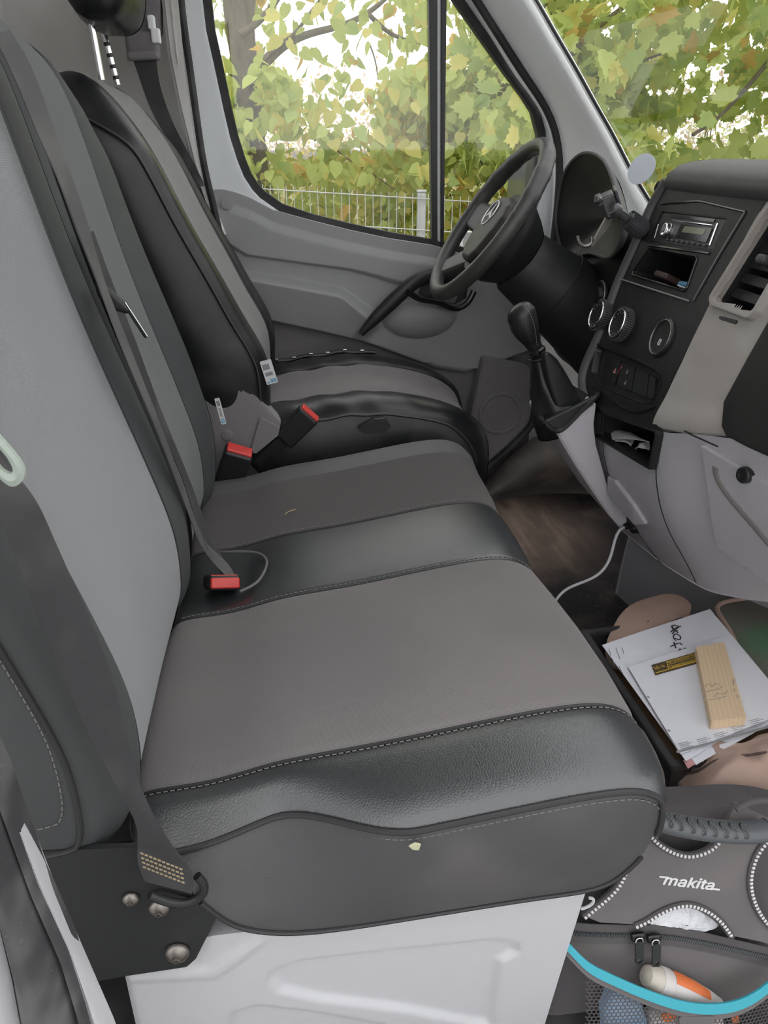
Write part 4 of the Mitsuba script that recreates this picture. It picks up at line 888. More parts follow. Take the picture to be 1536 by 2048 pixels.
for q in ([(1.150, .594), (1.152, .52), (1.155, .45), (1.16, .38), (1.165, .32), (1.17, .27)], [(1.385, .55), (1.385, .48), (1.38, .40), (1.365, .32), (1.33, .25), (1.28, .225)], [(1.155, .592), (1.11, .60), (1.06, .604), (1.0, .606)]):
    add('seam_line', tube(on_low(curve(q, 40), -.0006), .0017, 6, seg=0), 'black_plastic', dash)
lipq = on_low([(1.36, .405), (1.355, .375), (1.28, .345), (1.25, .36), (1.265, .39), (1.32, .415)], .004)
add('ashtray_lip', hull([(p + ARR([d, 0, 0]), .005) for p, d in zip(lipq, (0, -.010, -.010, 0, 0, 0))]), 'lower_grey', dash, label='angular lip on the lower dashboard')
add('socket_recess', place(rbox(.035, .03, .02, .006), (.682,1.36,.2977), (0, -1, -.4), (-1, 0, 0)), 'black_plastic', dash)
gbl = ARR([(.6318,1.03,.5962),(.6341,1.03,.5637),(.639,1.03,.5302),(.6601,1.03,.4688),(.6902,1.03,.4205)])[:, 1:]
gl_ = curve(gbl, 30); gbm = []
for s_ in np.linspace(0, 1, 26):
    yy2 = gl_[:, 0] + (.62 - gl_[:, 0]) * s_; zz2 = gl_[:, 1] - .05 * s_
    x_ = _lx(np.c_[yy2, zz2]); gbm.append(np.c_[np.where(np.isfinite(x_), x_, .8) - .007, yy2, zz2])
gbm = ARR(gbm)
gbm = np.concatenate([gbm[:1] + [.014, .003, 0], gbm], 0); gbm = np.concatenate([gbm[:, :1] + [.014, 0, .003], gbm, gbm[:, -1:] + [.014, 0, -.003]], 1)
gk = add('glove_box', grid(gbm), 'lower_grey', dash, smooth=40, label='grey glove box lid')
lc = ARR((.6556,.945,.5825)); lc = on_low([lc[1:]], .008)[0]
add('lock', lathe([(-.01, .012), (.004, .012), (.006, .0105), (.006, .007), (.003, .006), (.003, .001)], lc, (-1, -.25, .05), 28), 'black_plastic', gk, label='round black lock')
hq = ARR([(.6394,1,.5713),(.6412,1,.5551),(.6553,1,.5405),(.708,1,.5129),(.767,1,.4859)])[:, 1:]; hq[:, 0] = [1.005, 1.005, .995, .945, .88]
add('grip_recess', tube(on_low(curve(hq, 40), .006), .0065, 10, seg=0, flat=.6), 'dash_grey', gk)
fp = table = ARR([[(.755, 1.56, -.002), (.82, 1.3, -.002), (.97, .9, -.002), (1.02, .46, -.002)], [(.752, 1.54, .12), (.82, 1.3, .14), (.97, .9, .16), (1.02, .46, .18)], [(.755, 1.52, .25), (.825, 1.3, .34), (.97, .9, .40), (1.02, .46, .42)]])
fpg = PchipInterpolator([0, 1, 2], PchipInterpolator([0, 1, 2, 3], fp, axis=1)(np.linspace(0, 3, 40)), axis=0)(np.linspace(0, 2, 20))
fpg = np.concatenate([fpg[:, :1] + [.10, .012, 0], fpg], 1)
struct('trim_7', grid(fpg), 'carpet_grey', 'grey lining of the footwell under the dashboard', True)
# gear lever pod, boot and knob
pod = rounded([(.5714,.5659),(.5291,.5355),(.4942,.5064),(.5135,.4747),(.5426,.4313),(.5896,.3658),(.6304,.3118),(.663,.2776),(.6804,.2929),(.6458,.3405),(.6125,.3923),(.5806,.474),(.5715,.5156)], .006)
add('shift_pod', place(slab(pod, .19, .012), (0, 1.56, 0), (1, 0, 0), (0, 0, 1)), 'lower_grey', dash, label='lilac-grey bracket carrying the gear lever')
gl = thing('gear_lever', 'black gear lever with leather boot on the centre console', 'gear lever')
gk0, gk1 = ARR((.4641,1.44,.6487)), ARR((.4244,1.44,.7388)); ax = gk1 - gk0
prof = [(0, .0125), (.05, .0145), (.16, .0155), (.30, .020), (.48, .0255), (.65, .0275), (.80, .0265), (.92, .020), (.985, .010), (1.0, .002)]
def oval(profile, o, axis, n, sx):
    a = axis / np.linalg.norm(axis); y = ARR([0, 1, 0.]); y -= a * (a @ y); y /= np.linalg.norm(y); x = np.cross(y, a); L = np.linalg.norm(axis); th = np.arange(n) * 2 * np.pi / n
    return loft([o + axis * h + x * (.006 * math.sin(h * 3.1)) * -1 + r * (np.cos(th)[:, None] * x * sx + np.sin(th)[:, None] * y) for h, r in profile])
P_ = PchipInterpolator([p[0] for p in prof], [p[1] for p in prof]); hh = np.r_[np.linspace(0, .9, 24), np.linspace(.91, 1, 12)]
kn = add('knob', oval([(h, float(P_(h))) for h in hh], gk0, ax, 32, 1.0), 'leatherette_smooth', gl, label='black leather gear knob with light stitching')
sd = gk0 + np.linspace(.12, .92, 30)[:, None] * ax; y_ = ARR([.35, -.94, .1])
add('stitching', stitches(sd + y_ / np.linalg.norm(y_) * (P_(np.linspace(.12, .92, 30))[:, None] + .0002) - [.004, 0, 0], .006, .004, .0006), 'thread', kn, kind='stuff')
add('shift_plate', oval([(.50, .008), (.60, .018), (.72, .021), (.84, .018), (.92, .008)], gk0 + ARR([-.0085, .001, 0]), ax, 24, 1.0), 'black_gloss', kn)
add('collar', lathe([(-.006, .014), (-.003, .017), (.003, .017), (.006, .014)], gk0 - ax * .02, ax, 28), 'black_gloss', gl)
add('shaft', cyl(gk0 - ax * .45, gk0, .0085, 16), 'black_plastic', gl)
def boot():
    cs = [(.4705,1.44,.6329),(.4757,1.44,.6189),(.4882,1.44,.5925),(.5034,1.44,.5615),(.5205,1.44,.5341),(.535,1.44,.5147),(.54,1.44,.506)]
    rr = [(.016, .014), (.020, .018), (.031, .026), (.040, .036), (.050, .050), (.056, .062), (.058, .064)]
    C = curve(cs, 36); R = np.stack([np.interp(np.linspace(0, 1, 36), np.linspace(0, 1, 7), [r[k] for r in rr]) for k in (0, 1)], 1)
    th = np.arange(56) * 2 * np.pi / 56; rings = []
    for k in range(36):
        s = k / 35
        w = 1 + (.10 * np.sin(3 * th + 3 * s) + .07 * np.sin(5 * th - 6 * s + 1)) * math.sin(3.14 * min(1, s * 1.1)) + .03 * np.sin(9 * th + 9 * s) * s
        rings.append(C[k] + np.stack([R[k, 0] * w * np.cos(th), R[k, 1] * w * np.sin(th), R[k, 0] * .62 * np.cos(th) * s - .004 * np.sin(2 * th + 1) * s], 1))
    return loft(rings)
bo = add('boot', boot(), 'leatherette_smooth', gl, smooth=True, label='creased black leather gear boot')
add('boot_tie', tube(curve([gk0 - ax * .16 + .0185 * (math.cos(a) * ARR([1, 0, .3]) + math.sin(a) * ARR([0, 1, 0])) for a in np.linspace(0, 6.283, 17)[:-1]], 32, True), .003, 8, closed=True, seg=0), 'leatherette_smooth', bo)
add('boot_flap', taubin(hull([(p, .010) for p in [(.4709,1.4,.6446),(.49,1.4,.6287),(.5116,1.4,.5909),(.5371,1.4,.558),(.5189,1.4,.52),(.4938,1.4,.5696)]])).subdivide(), 'leatherette_smooth', bo, smooth=True)
add('boot_base', hull([(p, .004) for p in [(.4684,1.375,.522),(.4958,1.375,.5067),(.5308,1.375,.5358),(.565,1.375,.5686)] + [(.5278,1.52,.4824),(.6152,1.52,.5278)]]), 'black_plastic', gl)
add('boot_frame', tube([(.4707,1.37,.5236),(.4942,1.37,.5064),(.5294,1.37,.5335),(.5631,1.37,.5682),(.5932,1.45,.5493),(.5846,1.52,.5069),(.5435,1.52,.4796),(.5055,1.46,.4965)], .005, 8, closed=True, seg=60), 'black_plastic', gl)
# driver side of the dashboard, instrument hood
dside = []
for y in np.linspace(1.50, 2.16, 20):
    dside.append(curve([(.80, y, .86), (.735, y, .845), (.715, y, .80), (.705, y, .70), (.71, y, .60), (.735, y, .50), (.78, y, .44), (.85, y, .42)], 30))
add('driver_panel', grid(ARR(dside)), 'console_black', dash, smooth=True, label='black dashboard panel behind the steering wheel')
add('driver_top', grid(ARR([[(.78 + .5 * t, y, .855 - .02 * math.sin(3 * t)) for t in np.linspace(0, 1, 10)] for y in np.linspace(1.53, 2.16, 10)])), 'brow_dark', dash, smooth=True)
rimp = curve([(.6789,1.98,.7799),(.664,1.985,.8295),(.6611,1.98,.8936),(.6616,1.95,.9506),(.6677,1.9,.9836),(.6707,1.82,.9933),(.6715,1.74,.9801),(.6681,1.67,.947),(.6716,1.625,.8977),(.6825,1.62,.8498),(.6823,1.63,.8173),(.6881,1.8,.7837)], 72, closed=True)
cen = rimp.mean(0) + ARR([.012, 0, -.01])
bowl = [rimp + [-.004, 0, .002], rimp] + [cen + (rimp - cen) * s + ARR([.034 * (1 - s ** 2.2), 0, -.004 * (1 - s)]) for s in (.97, .9, .75, .5, .25, .02)]
outer_ = [rimp + [-.004, 0, .002], cen + (rimp - cen) * 1.015 + [.002, 0, 0], cen + (rimp - cen) * .97 + [.010, 0, -.002], cen + (rimp - cen) * .78 + [.034, 0, -.006], cen + (rimp - cen) * .45 + [.044, 0, -.008], cen + (rimp - cen) * .05 + [.048, 0, -.008]]
hood = thing('instrument_cluster', 'black oval instrument hood behind the steering wheel', 'instrument cluster')
mat('bowl_black', (0.010, 0.010, 0.010), 0.55)
add('bowl', grid(ARR(bowl), cv=True), 'bowl_black', hood, smooth=True)
add('hood', grid(ARR(outer_), cv=True), 'brow_dark', hood, smooth=True)
add('rim', tube(rimp, .004, 8, closed=True, seg=0), 'brow_dark', hood)
sw_o = ARR((.702,1.7337,.6995))
lk = add('light_switch', lathe([(0, .032), (.006, .032), (.009, .028), (.006, .024), (.006, .020), (.014, .017), (.016, .014), (.0155, .001)], sw_o, (-1, 0, .1), 40), 'black_plastic', dash, label='round black light switch')
add('bright_ring', lathe([(.0062, .0325), (.0085, .031), (.0085, .029), (.0062, .0278)], sw_o, (-1, 0, .1), 40, False), 'steel_dull', lk)
for p in ((.702,1.8658,.6318), (.702,1.7937,.708)):
    add('blank_switch', place(rbox(.03, .022, .008, .003), p, (0, -1, 0), (.05, 0, 1)), 'black_plastic', dash)
# steering wheel and column
WC, WU, WV, WW = ARR([.450, 1.824, .854]), ARR([0, -1, 0]), ARR([.581, 0, .814]), ARR([-.814, 0, .581])
onW = lambda mesh, w=0: place(move(mesh, (0, 0, w)), WC, WU, WV)
sw = thing('steering_wheel', 'black steering wheel with a silver star emblem in front of the far seat', 'steering wheel')
th = np.linspace(0, 2 * np.pi, 160, endpoint=False)
rimr = .0165 + .0012 * np.exp(-((np.abs(((th - 1.57 + np.pi) % (2 * np.pi)) - np.pi) - 1.0) / .25) ** 2) + .0012 * (np.sin(th * 20) > .2) * (np.sin(th) > .1) * (np.sin(th) < .92)
sec = np.arange(20) * 2 * np.pi / 20
RR = ARR([[((.19 + r * math.cos(b)) * math.cos(a), (.19 + r * math.cos(b)) * math.sin(a), r * 1.05 * math.sin(b)) for b in sec] for a, r in zip(th, rimr)])
mat('wheel_leather', dusty((0.05, 0.05, 0.048), (0.09, 0.088, 0.082), 0.6, 10.0), 0.42, None, spec=0.5)
add('rim', onW(grid(RR, cu=True, cv=True)), 'wheel_leather', sw, smooth=True, label='worn dark grey rim')
def spoke(a, w0, w1, r0=.07, r1=.188):
    d = ARR([math.cos(a), math.sin(a), 0]); s = ARR([-math.sin(a), math.cos(a), 0])
    return [(d * r0 + s * w0 / 2 + [0, 0, -.045], .012), (d * r0 - s * w0 / 2 + [0, 0, -.045], .012), (d * (r0 + r1) * .5 + s * w1 * .4 + [0, 0, -.022], .010), (d * (r0 + r1) * .5 - s * w1 * .4 + [0, 0, -.022], .010), (d * r1 + s * w1 / 2 + [0, 0, -.004], .011), (d * r1 - s * w1 / 2 + [0, 0, -.004], .011)]
for a in (math.radians(178), math.radians(2), math.radians(232), math.radians(308)):
    add('spoke', onW(taubin(hull(spoke(a, .055, .05 if abs(math.sin(a)) < .2 else .034)).subdivide().subdivide(), 12)), 'wheel_leather' , sw, smooth=True)
mat('pad_leather', dusty((0.04, 0.037, 0.033), (0.07, 0.065, 0.058), 0.6, 10.0), 0.5)
pad = rounded([(-.088, .018), (-.070, .052), (-.03, .066), (.03, .066), (.070, .052), (.088, .018), (.080, -.020), (.060, -.075), (.03, -.098), (-.03, -.098), (-.060, -.075), (-.080, -.020)], .018)
pk_ = add('airbag_cover', onW(inset_loft(pad, .038, .016, -.036, 5, .005)), 'pad_leather', sw, smooth=50, label='padded airbag cover')
mat('emblem_silver', (0.62, 0.62, 0.64), 0.3, None, metallic=0.8)
em = cat([tube([(.030 * math.cos(a) , .016 + .030 * math.sin(a), .0070) for a in np.linspace(0, 6.283, 33)[:-1]], .0020, 8, closed=True, seg=0)] + [hull([((.0275 * math.cos(a), .016 + .0275 * math.sin(a), .0068), .0009), ((.004 * math.cos(a + 1.05), .016 + .004 * math.sin(a + 1.05), .0072), .0018), ((.004 * math.cos(a - 1.05), .016 + .004 * math.sin(a - 1.05), .0072), .0018)], 10) for a in (math.pi / 2, math.pi / 2 + 2.094, math.pi / 2 - 2.094)])
add('emblem', onW(em), 'emblem_silver', pk_, label='silver three-pointed star in a ring')
tx = meshkit.text_mesh('AIRBAG', .006, .0006); tx = move(tx, (-tx.bounds[1][0] / 2, -.045, .0045))
add('lettering', onW(tx), 'dark_print', pk_)
hb_ = [(0, .098), (.018, .104), (.045, .100), (.075, .084), (.095, .070)]
add('hub_back', lathe([(h, r) for h, r in zip(np.linspace(0, .095, 16), np.interp(np.linspace(0, .095, 16), [q[0] for q in hb_], [q[1] for q in hb_]))], WC - WW * .022 - WV * .015, -WW, 44), 'black_plastic', sw, smooth=True)
col = thing('steering_column', 'black steering column shroud between the wheel and the dashboard', 'steering column')
a0 = WC - WW * .105 - WV * .02
def shroud():
    th = np.arange(48) * 2 * np.pi / 48; rings = []
    for s, r, q in ((0, .064, 0), (.01, .070, 0), (.06, .076, .004), (.12, .084, .01), (.128, .088, .012), (.16, .088, .014), (.24, .098, .02), (.34, .11, .02)):
        c = a0 - WW * s; e = np.where(np.sin(th) < 0, 1.22, 1.0)
        rings.append(c + r * (np.cos(th)[:, None] * WU + (np.sin(th) * e)[:, None] * WV))
    return loft(rings)
add('shroud', shroud(), 'black_plastic', col, smooth=50)
add('seam', tube([a0 - WW * .118 + .0885 * (math.cos(a) * WU + math.sin(a) * (1.22 if math.sin(a) < 0 else 1) * WV) for a in np.linspace(0, 6.283, 49)[:-1]], .0014, 6, closed=True, seg=0), 'console_black', col)
# phone holder
mat('holder_plastic', (0.055, 0.056, 0.06), 0.28, None, spec=0.7)
ph = thing('phone_holder', 'black phone clamp with a hooked arm and a ridged nut beside the instrument hood', 'phone holder')
n0, n1 = ARR((.6762,1.5,.8587)), ARR((.6347,1.5,.8842)); na = n1 - n0
nut = add('nut', lathe([(0, .017), (.010, .019), (.026, .018), (.036, .0165), (.040, .012), (.040, .004)], n0, na, 32), 'holder_plastic', ph)
xx = np.cross(na / np.linalg.norm(na), (0, 1, 0)); yy_ = np.cross(na / np.linalg.norm(na), xx)
add('ridge', cat([cyl(n0 + na * .12 + .0182 * (math.cos(a) * xx + math.sin(a) * yy_), n0 + na * .85 + .0172 * (math.cos(a) * xx + math.sin(a) * yy_), .0013, 6) for a in np.linspace(0, 6.283, 25)[:-1]]), 'holder_plastic', nut, kind='stuff')
add('stem', cat([cyl(n1 - na * .1, n1 + na * .45, .009, 20), cyl(n1 + na * .35, n1 + na * .62, .0125, 20, .003)]), 'holder_plastic', ph)
add('mount', tube([n0 + na * -.9 + [.02, .0, -.05], n0 - na * .45 + [.0, 0, -.006], n0 + na * .05], [.014, .011, .010], 12), 'holder_plastic', ph)
hd = ARR((.6131,1.55,.9035))
add('clamp_head', cat([place(rbox(.028, .040, .045, .005), hd + [.008, 0, 0], (.85, -.3, .4), (.2, .9, .1)), place(rbox(.012, .030, .020, .003), hd + [-.014, 0, .008], (.85, -.3, .4), (.2, .9, .1))]), 'holder_plastic', ph)
add('back_plate', place(rbox(.006, .05, .058, .0025), hd + [.026, 0, .004], (.85, -.3, .4), (.2, .9, .1)), 'holder_plastic', ph)
add('clamp_arm', ribbon([(.6166,1.545,.8847),(.6086,1.545,.8683),(.5973,1.545,.8443),(.589,1.545,.8275)], [(.6275,1.545,.8791),(.6215,1.545,.8626),(.6057,1.545,.8423),(.5923,1.545,.8256)], .008, 20), 'steel_dull', ph, label='flat metallic arm')
add('hook', tube([(.5901,1.545,.8444),(.5904,1.545,.8332),(.5829,1.545,.8276),(.5725,1.545,.8287),(.5644,1.545,.8372),(.5614,1.545,.8466)], .0034, 10), 'steel_dull', ph)
add('screw', lathe([(-.004, .0075), (.004, .0075), (.006, .006), (.006, .001)], (.5893,1.53,.9128), (-.9, -.3, .3), 20), 'holder_plastic', ph)
st_o = ARR((.7642,1.75,.9621)); nrm = np.cross(ws[1] - ARR(ws[0]), ARR([0, 1, 0])); nrm /= np.linalg.norm(nrm)
st_n = ARR([-.80, -.48, .36]); st_u = np.cross((0, 0, 1), st_n); st_f = (st_u, np.cross(st_n, st_u))
mat('sticker_grey', (0.66, 0.71, 0.78), 0.5)
tag(add('windscreen_sticker', place(lathe([(0, .033), (.0008, .033), (.0009, .0005)], (0, 0, 0), (0, 0, 1), 40), st_o, *st_f), 'sticker_grey'), 'round pale grey sticker on the windscreen beside the far pillar', 'sticker')
# papers in the lower slot
def sheet(corners, bend=0.0, n=10, thick=.0008, ripple=0.0, seed=0):
    a, b, c, d = [ARR(p, float) for p in corners]; S, R = np.meshgrid(np.linspace(0, 1, n), np.linspace(0, 1, n), indexing='ij')
    S, R = S[..., None], R[..., None]
    P = a * (1 - S) * (1 - R) + b * S * (1 - R) + c * S * R + d * (1 - S) * R
    nn = np.cross(b - a, d - a); nn /= np.linalg.norm(nn); nn = nn if nn[2] > 0 else -nn
    P = P + nn * (bend * 4 * S * (1 - S) + ripple * np.sin(7 * S + seed) * np.cos(5 * R + seed))
    top, bot = P, P - nn * thick
    return cat([grid(top), grid(bot[::-1])] + [grid(np.stack([e, f])) for e, f in ((top[0], bot[0]), (bot[-1], top[-1]), (bot[:, 0], top[:, 0]), (top[:, -1], bot[:, -1]))])
tag(add('folded_paper', sheet([(.63,1.4711,.4705),(.64,1.3548,.5018),(.6,1.1925,.5436),(.6,1.3519,.4901)], .004, ripple=.001), 'white_label', smooth=True), 'white folded paper lying at the left of the lower storage slot', 'paper')
tag(add('folded_paper', sheet([(.625,1.4363,.4718),(.62,1.2959,.5093),(.6,1.2623,.5097),(.6,1.3282,.4945)], .006, ripple=.002, seed=2), 'white_label', smooth=True), 'crumpled white paper in the middle of the lower storage slot', 'paper')
tag(add('folded_paper', sheet([(.62,1.2759,.5038),(.62,1.2335,.526),(.598,1.1853,.5299),(.598,1.2405,.512)], .006, ripple=.002, seed=4), 'white_label', smooth=True), 'bright white paper corner at the right of the lower storage slot', 'paper')
# charging cable
cb = thing('charging_cable', 'white cable hanging from the socket of the lower dashboard to the floor', 'cable')
add('cord', tube([(.6698,1.37,.2912),(.6489,1.36,.288),(.6364,1.35,.2706),(.6277,1.34,.2414),(.6066,1.33,.2081),(.5767,1.33,.1886),(.5458,1.33,.1762),(.52,1.32,.1647),(.5022,1.32,.127),(.4921,1.34,.0671)], .0030, 10, seg=70), 'white_cable', cb)
add('plug', cat([place(rbox(.036, .018, .012, .004), (.6773,1.365,.3001), (.3, -1, -.2), (-1, -.3, 0)), place(rbox(.012, .012, .009, .002), (.6652,1.365,.2939), (.3, -1, -.2), (-1, -.3, 0))]), 'black_plastic', cb, label='black plug')

# ---- things in the near footwell: tool bag, crate, papers, wood, brown cloth ----
BO, BU, BV, BN_ = (0.4533, .63, 0.1704), (1, 0, 0), (0, .3, .9539), (0, -.9539, .3)
onB = lambda mesh, w=0: place(move(mesh, (0, 0, w)), BO, BU, BV)
def b3(pts, w):
    P = ARR(pts, float); return np.c_[P, np.broadcast_to(w, (len(P),))] @ ARR([BU, BV, BN_]) + ARR(BO)
def bag_weave(p, n, uv):
    return 0.5 + 0.25 * (dr.sin((p.x + p.z) * 3000) + dr.sin((p.x - p.z) * 3000))
mat('bag_fabric', dusty((0.165, 0.154, 0.157), (0.22, 0.20, 0.195), 0.5, 10.0), 0.85, (bag_weave, 0.0002), spec=0.2)
mat('bag_dark', dusty((0.105, 0.099, 0.102), (0.155, 0.145, 0.142), 0.5, 10.0), 0.85, (bag_weave, 0.0002), spec=0.2)
mat('teal_trim', (0.05, 0.42, 0.52), 0.6)
mat('reflective', (0.68, 0.67, 0.68), 0.5)
mat('grip_plastic', (0.10, 0.108, 0.115), 0.38)
mat('thin_plastic', (0.72, 0.73, 0.76), 0.25, None, clearcoat=0.5)
bag = thing('tool_bag', 'black tool bag with white logo and teal-edged mesh pocket in the near footwell', 'bag')
body = rounded([(-.1686,-.0934),(-.1415,-.0454),(-.1184,-.0075),(-.0713,.0663),(-.0509,.0855),(.0179,.0828),(.124,.0753),(.2065,.0469),(.2393,-.0536),(.2531,-.3105),(-.202,-.2466),(-.191,-.1703)], .02)
add('body', onB(inset_loft(curve(body, 120, True), .065, .03, -.078, 5, .0)), 'bag_dark', bag, smooth=40)
cuts = {'top': [(-.0625,.088),(-.0548,.0755),(-.0431,.0626),(-.0263,.051),(-.0069,.0438),(.0125,.0451),(.0266,.0516),(.0367,.0625),(.0441,.0776)], 'right': [(.115,.072),(.0997,.0562),(.0858,.0389),(.0785,.0196),(.0766,-.0017),(.0813,-.0239),(.0913,-.0455),(.1067,-.0651),(.1248,-.0796)], 'bottom': [(-.0726,-.0432),(-.0584,-.0381),(-.0418,-.0292),(-.0237,-.0231),(-.0069,-.0216),(.0102,-.0269),(.0262,-.0368),(.0411,-.0521),(.0549,-.0729)], 'left': [(-.1378,-.0238),(-.1226,-.0122),(-.1061,.0006),(-.0923,.0163),(-.0848,.034),(-.0837,.0543),(-.0876,.071)]}
flap = Polygon([tuple(p) for p in list(curve(cuts['left'], 24)) + list(curve(cuts['top'], 30)) + [(.055,.1054)] + list(curve(cuts['right'], 30)) + [(.1282,-.0995),(.094,-.0857)] + list(curve(cuts['bottom'][::-1], 30)) + [(-.1162,-.0356)]]).buffer(0)
fl = add('flap', onB(slab(flap, .006, .002), .008), 'bag_fabric', bag, label='grey-black fabric flap with curved cut-outs')
for k in ('left', 'top', 'right', 'bottom'):
    q = ARR(curve(cuts[k], 50)); p3 = b3(q, .0155)
    bk_ = add('edge_binding', tube(p3, .0042, 8, seg=0), 'bag_dark', fl)
    s = np.r_[0, np.cumsum(np.linalg.norm(np.diff(p3, axis=0), axis=1))]; bx = []
    for a in np.arange(.002, s[-1] - .002, .0052):
        i = min(int(np.searchsorted(s, a)), 48); d = p3[i + 1] - p3[i]
        bx.append(place(rbox(.0034, .0042, .0022, .0008, 6), ARR([np.interp(a, s, p3[:, j]) for j in range(3)]) + ARR(BN_) * .0036, d, np.cross(BN_, d)))
    add('reflective_thread', cat(bx), 'reflective', fl, kind='stuff', label='white reflective dashes along the cut-out')
# top fabric behind the handle and dark inner pocket shapes seen through the cut-outs
hpth = b3([(-.0689,.1117),(-.0489,.1034),(-.0238,.0946),(.0079,.0864),(.0399,.0806),(.0655,.0781),(.0861,.0787)], .034)
hd_ = add('handle', tube(curve(hpth, 60), .0150, 20, seg=0, flat=.75), 'grip_plastic', bag, smooth=True, label='grey plastic carrying handle with eight slots')
for a in [(-.044,.1033),(-.0315,.0983),(-.0164,.0936),(-.0031,.0897),(.0108,.0865),(.0248,.0838),(.0369,.0813),(.0503,.08)]:
    hn = ARR([0, -.62, .785]); o = b3([a], .034)[0] + hn * .0086
    sl_ = add('slot', place(slab(rounded([(-.0038, -.0095), (.0038, -.0095), (.0038, .0095), (-.0038, .0095)], .0036), .0034), o, (1, .02, 0), np.cross(hn, (1, .02, 0))), 'black_plastic', hd_)
    add('rib', cat([place(rbox(.0010, .016, .0016, .0004, 6), o + hn * .0034 + ARR([d, 0, 0]), (1, .02, 0), np.cross(hn, (1, .02, 0))) for d in (-.0024, -.0008, .0008, .0024)]), 'grip_plastic', sl_)
ring_ = add('handle_ring', onB(tube(np.c_[ARR(curve([(.0507,.1022),(.0645,.1092),(.0837,.1113),(.1032,.1056),(.1104,.0867)], 24)), np.full(24, .024)], .004, 8, seg=0)), 'bag_dark', bag)
lg = meshkit.text_mesh('makita', .0125, .0014, bold=True); lg.vertices[:, 0] += lg.vertices[:, 1] * .18
lg.vertices[:, 0] *= .068 / lg.extents[0]
lo = (-.0385,.0086); le = (.0261,-.0057); dirl = ARR(le) - ARR(lo)
bars = cat([move(rbox(.013, .0026, .0014, .0006, 6), (.0015, .0092, .0007)), move(rbox(.014, .0026, .0014, .0006, 6), (.071, .0010, .0007))])
add('logo', onB(place(cat([lg, bars]), (lo[0], lo[1], .0142), (dirl[0], dirl[1], 0), (-dirl[1], dirl[0], 0))), 'white_print', fl, label='white embroidered script logo')
# zip
zl = [(-.1535,-.0475),(-.1376,-.052),(-.1153,-.0559),(-.0741,-.0614)]; zr = [(-.035,-.0673),(.0151,-.0807),(.0621,-.0966),(.1235,-.1186)]
za = ARR(curve(zl + zr, 80))
add('zip_tape', onB(ribbon(np.c_[za + [0, .013], np.full(80, .006)], np.c_[za - [0, .013], np.full(80, .006)], .0015, 80)), 'bag_dark', bag)
zp = b3(za, .0085); s = np.r_[0, np.cumsum(np.linalg.norm(np.diff(zp, axis=0), axis=1))]; tee = []
for k, a in enumerate(np.arange(.0, s[-1] - .001, .0016)):
    i = min(int(np.searchsorted(s, a)), 78); d = zp[i + 1] - zp[i]
    tee.append(place(rbox(.0011, .0050, .0022, .0005, 6), ARR([np.interp(a, s, zp[:, j]) for j in range(3)]) + ARR(BV) * (.0007 if k % 2 else -.0007), d, BV))
add('zip_teeth', cat(tee), 'grip_plastic', bag, kind='stuff')
for c, e in (((-.0672,-.06), (-.067,-.0908)), ((-.0464,-.0645), (-.0443,-.0976))):
    c3, e3_ = b3([c], .013)[0], b3([e], .013)[0]; d = e3_ - c3
    zk = add('zip_slider', place(rbox(.018, .011, .007, .003), c3, BU, BV), 'black_gloss', bag, label='black zip slider')
    add('ring', tube([c3 + ARR(BN_) * .005 + d * .10 + .0045 * (math.cos(a) * ARR(BU) + math.sin(a) * ARR(BV)) for a in np.linspace(0, 6.283, 21)[:-1]], .0011, 8, closed=True, seg=0), 'steel', zk)
    add('pull_tab', place(slab(Polygon(rounded([(-.0055, -.016), (.0055, -.016), (.0055, .016), (-.0055, .016)], .0045)).difference(Polygon(rounded([(-.0028, -.013), (.0028, -.013), (.0028, -.007), (-.0028, -.007)], .0026))), .0025, .0006), c3 + d * .60 + ARR(BN_) * .004, BU, BV), 'black_plastic', zk)
# outer mesh pocket with teal trim
tt = ARR([(-.1692,-.0405),(-.1556,-.0566),(-.14,-.0729),(-.1149,-.0886),(-.0864,-.1042),(-.0544,-.1203),(-.022,-.1339),(.0106,-.1422),(.0433,-.1443),(.0695,-.1387),(.0928,-.1271),(.1213,-.108)]); tt = curve(tt, 70)
depth_ = .030 + .016 * np.sin(np.linspace(.2, 2.9, 70))
add('teal_edge', onB(ribbon(np.c_[tt + [0, .0062], depth_ - .001], np.c_[tt - [0, .0062], depth_ + .001], .003, 70)), 'teal_trim', bag, label='bright teal edging of the mesh pocket')
add('edge_band', onB(ribbon(np.c_[tt - [0, .0060], depth_ - .001], np.c_[tt - [0, .0140], depth_], .002, 70)), 'bag_fabric', bag)
add('pocket_lining', onB(ribbon(np.c_[za - [0, .012], np.full(80, .004)], np.c_[ARR(curve([(-.1605,-.0697),(-.1142,-.1162),(-.0485,-.1592),(.032,-.1836),(.1269,-.1745)], 80)), np.full(80, -.002)], .002, 80)), 'bag_fabric', bag)
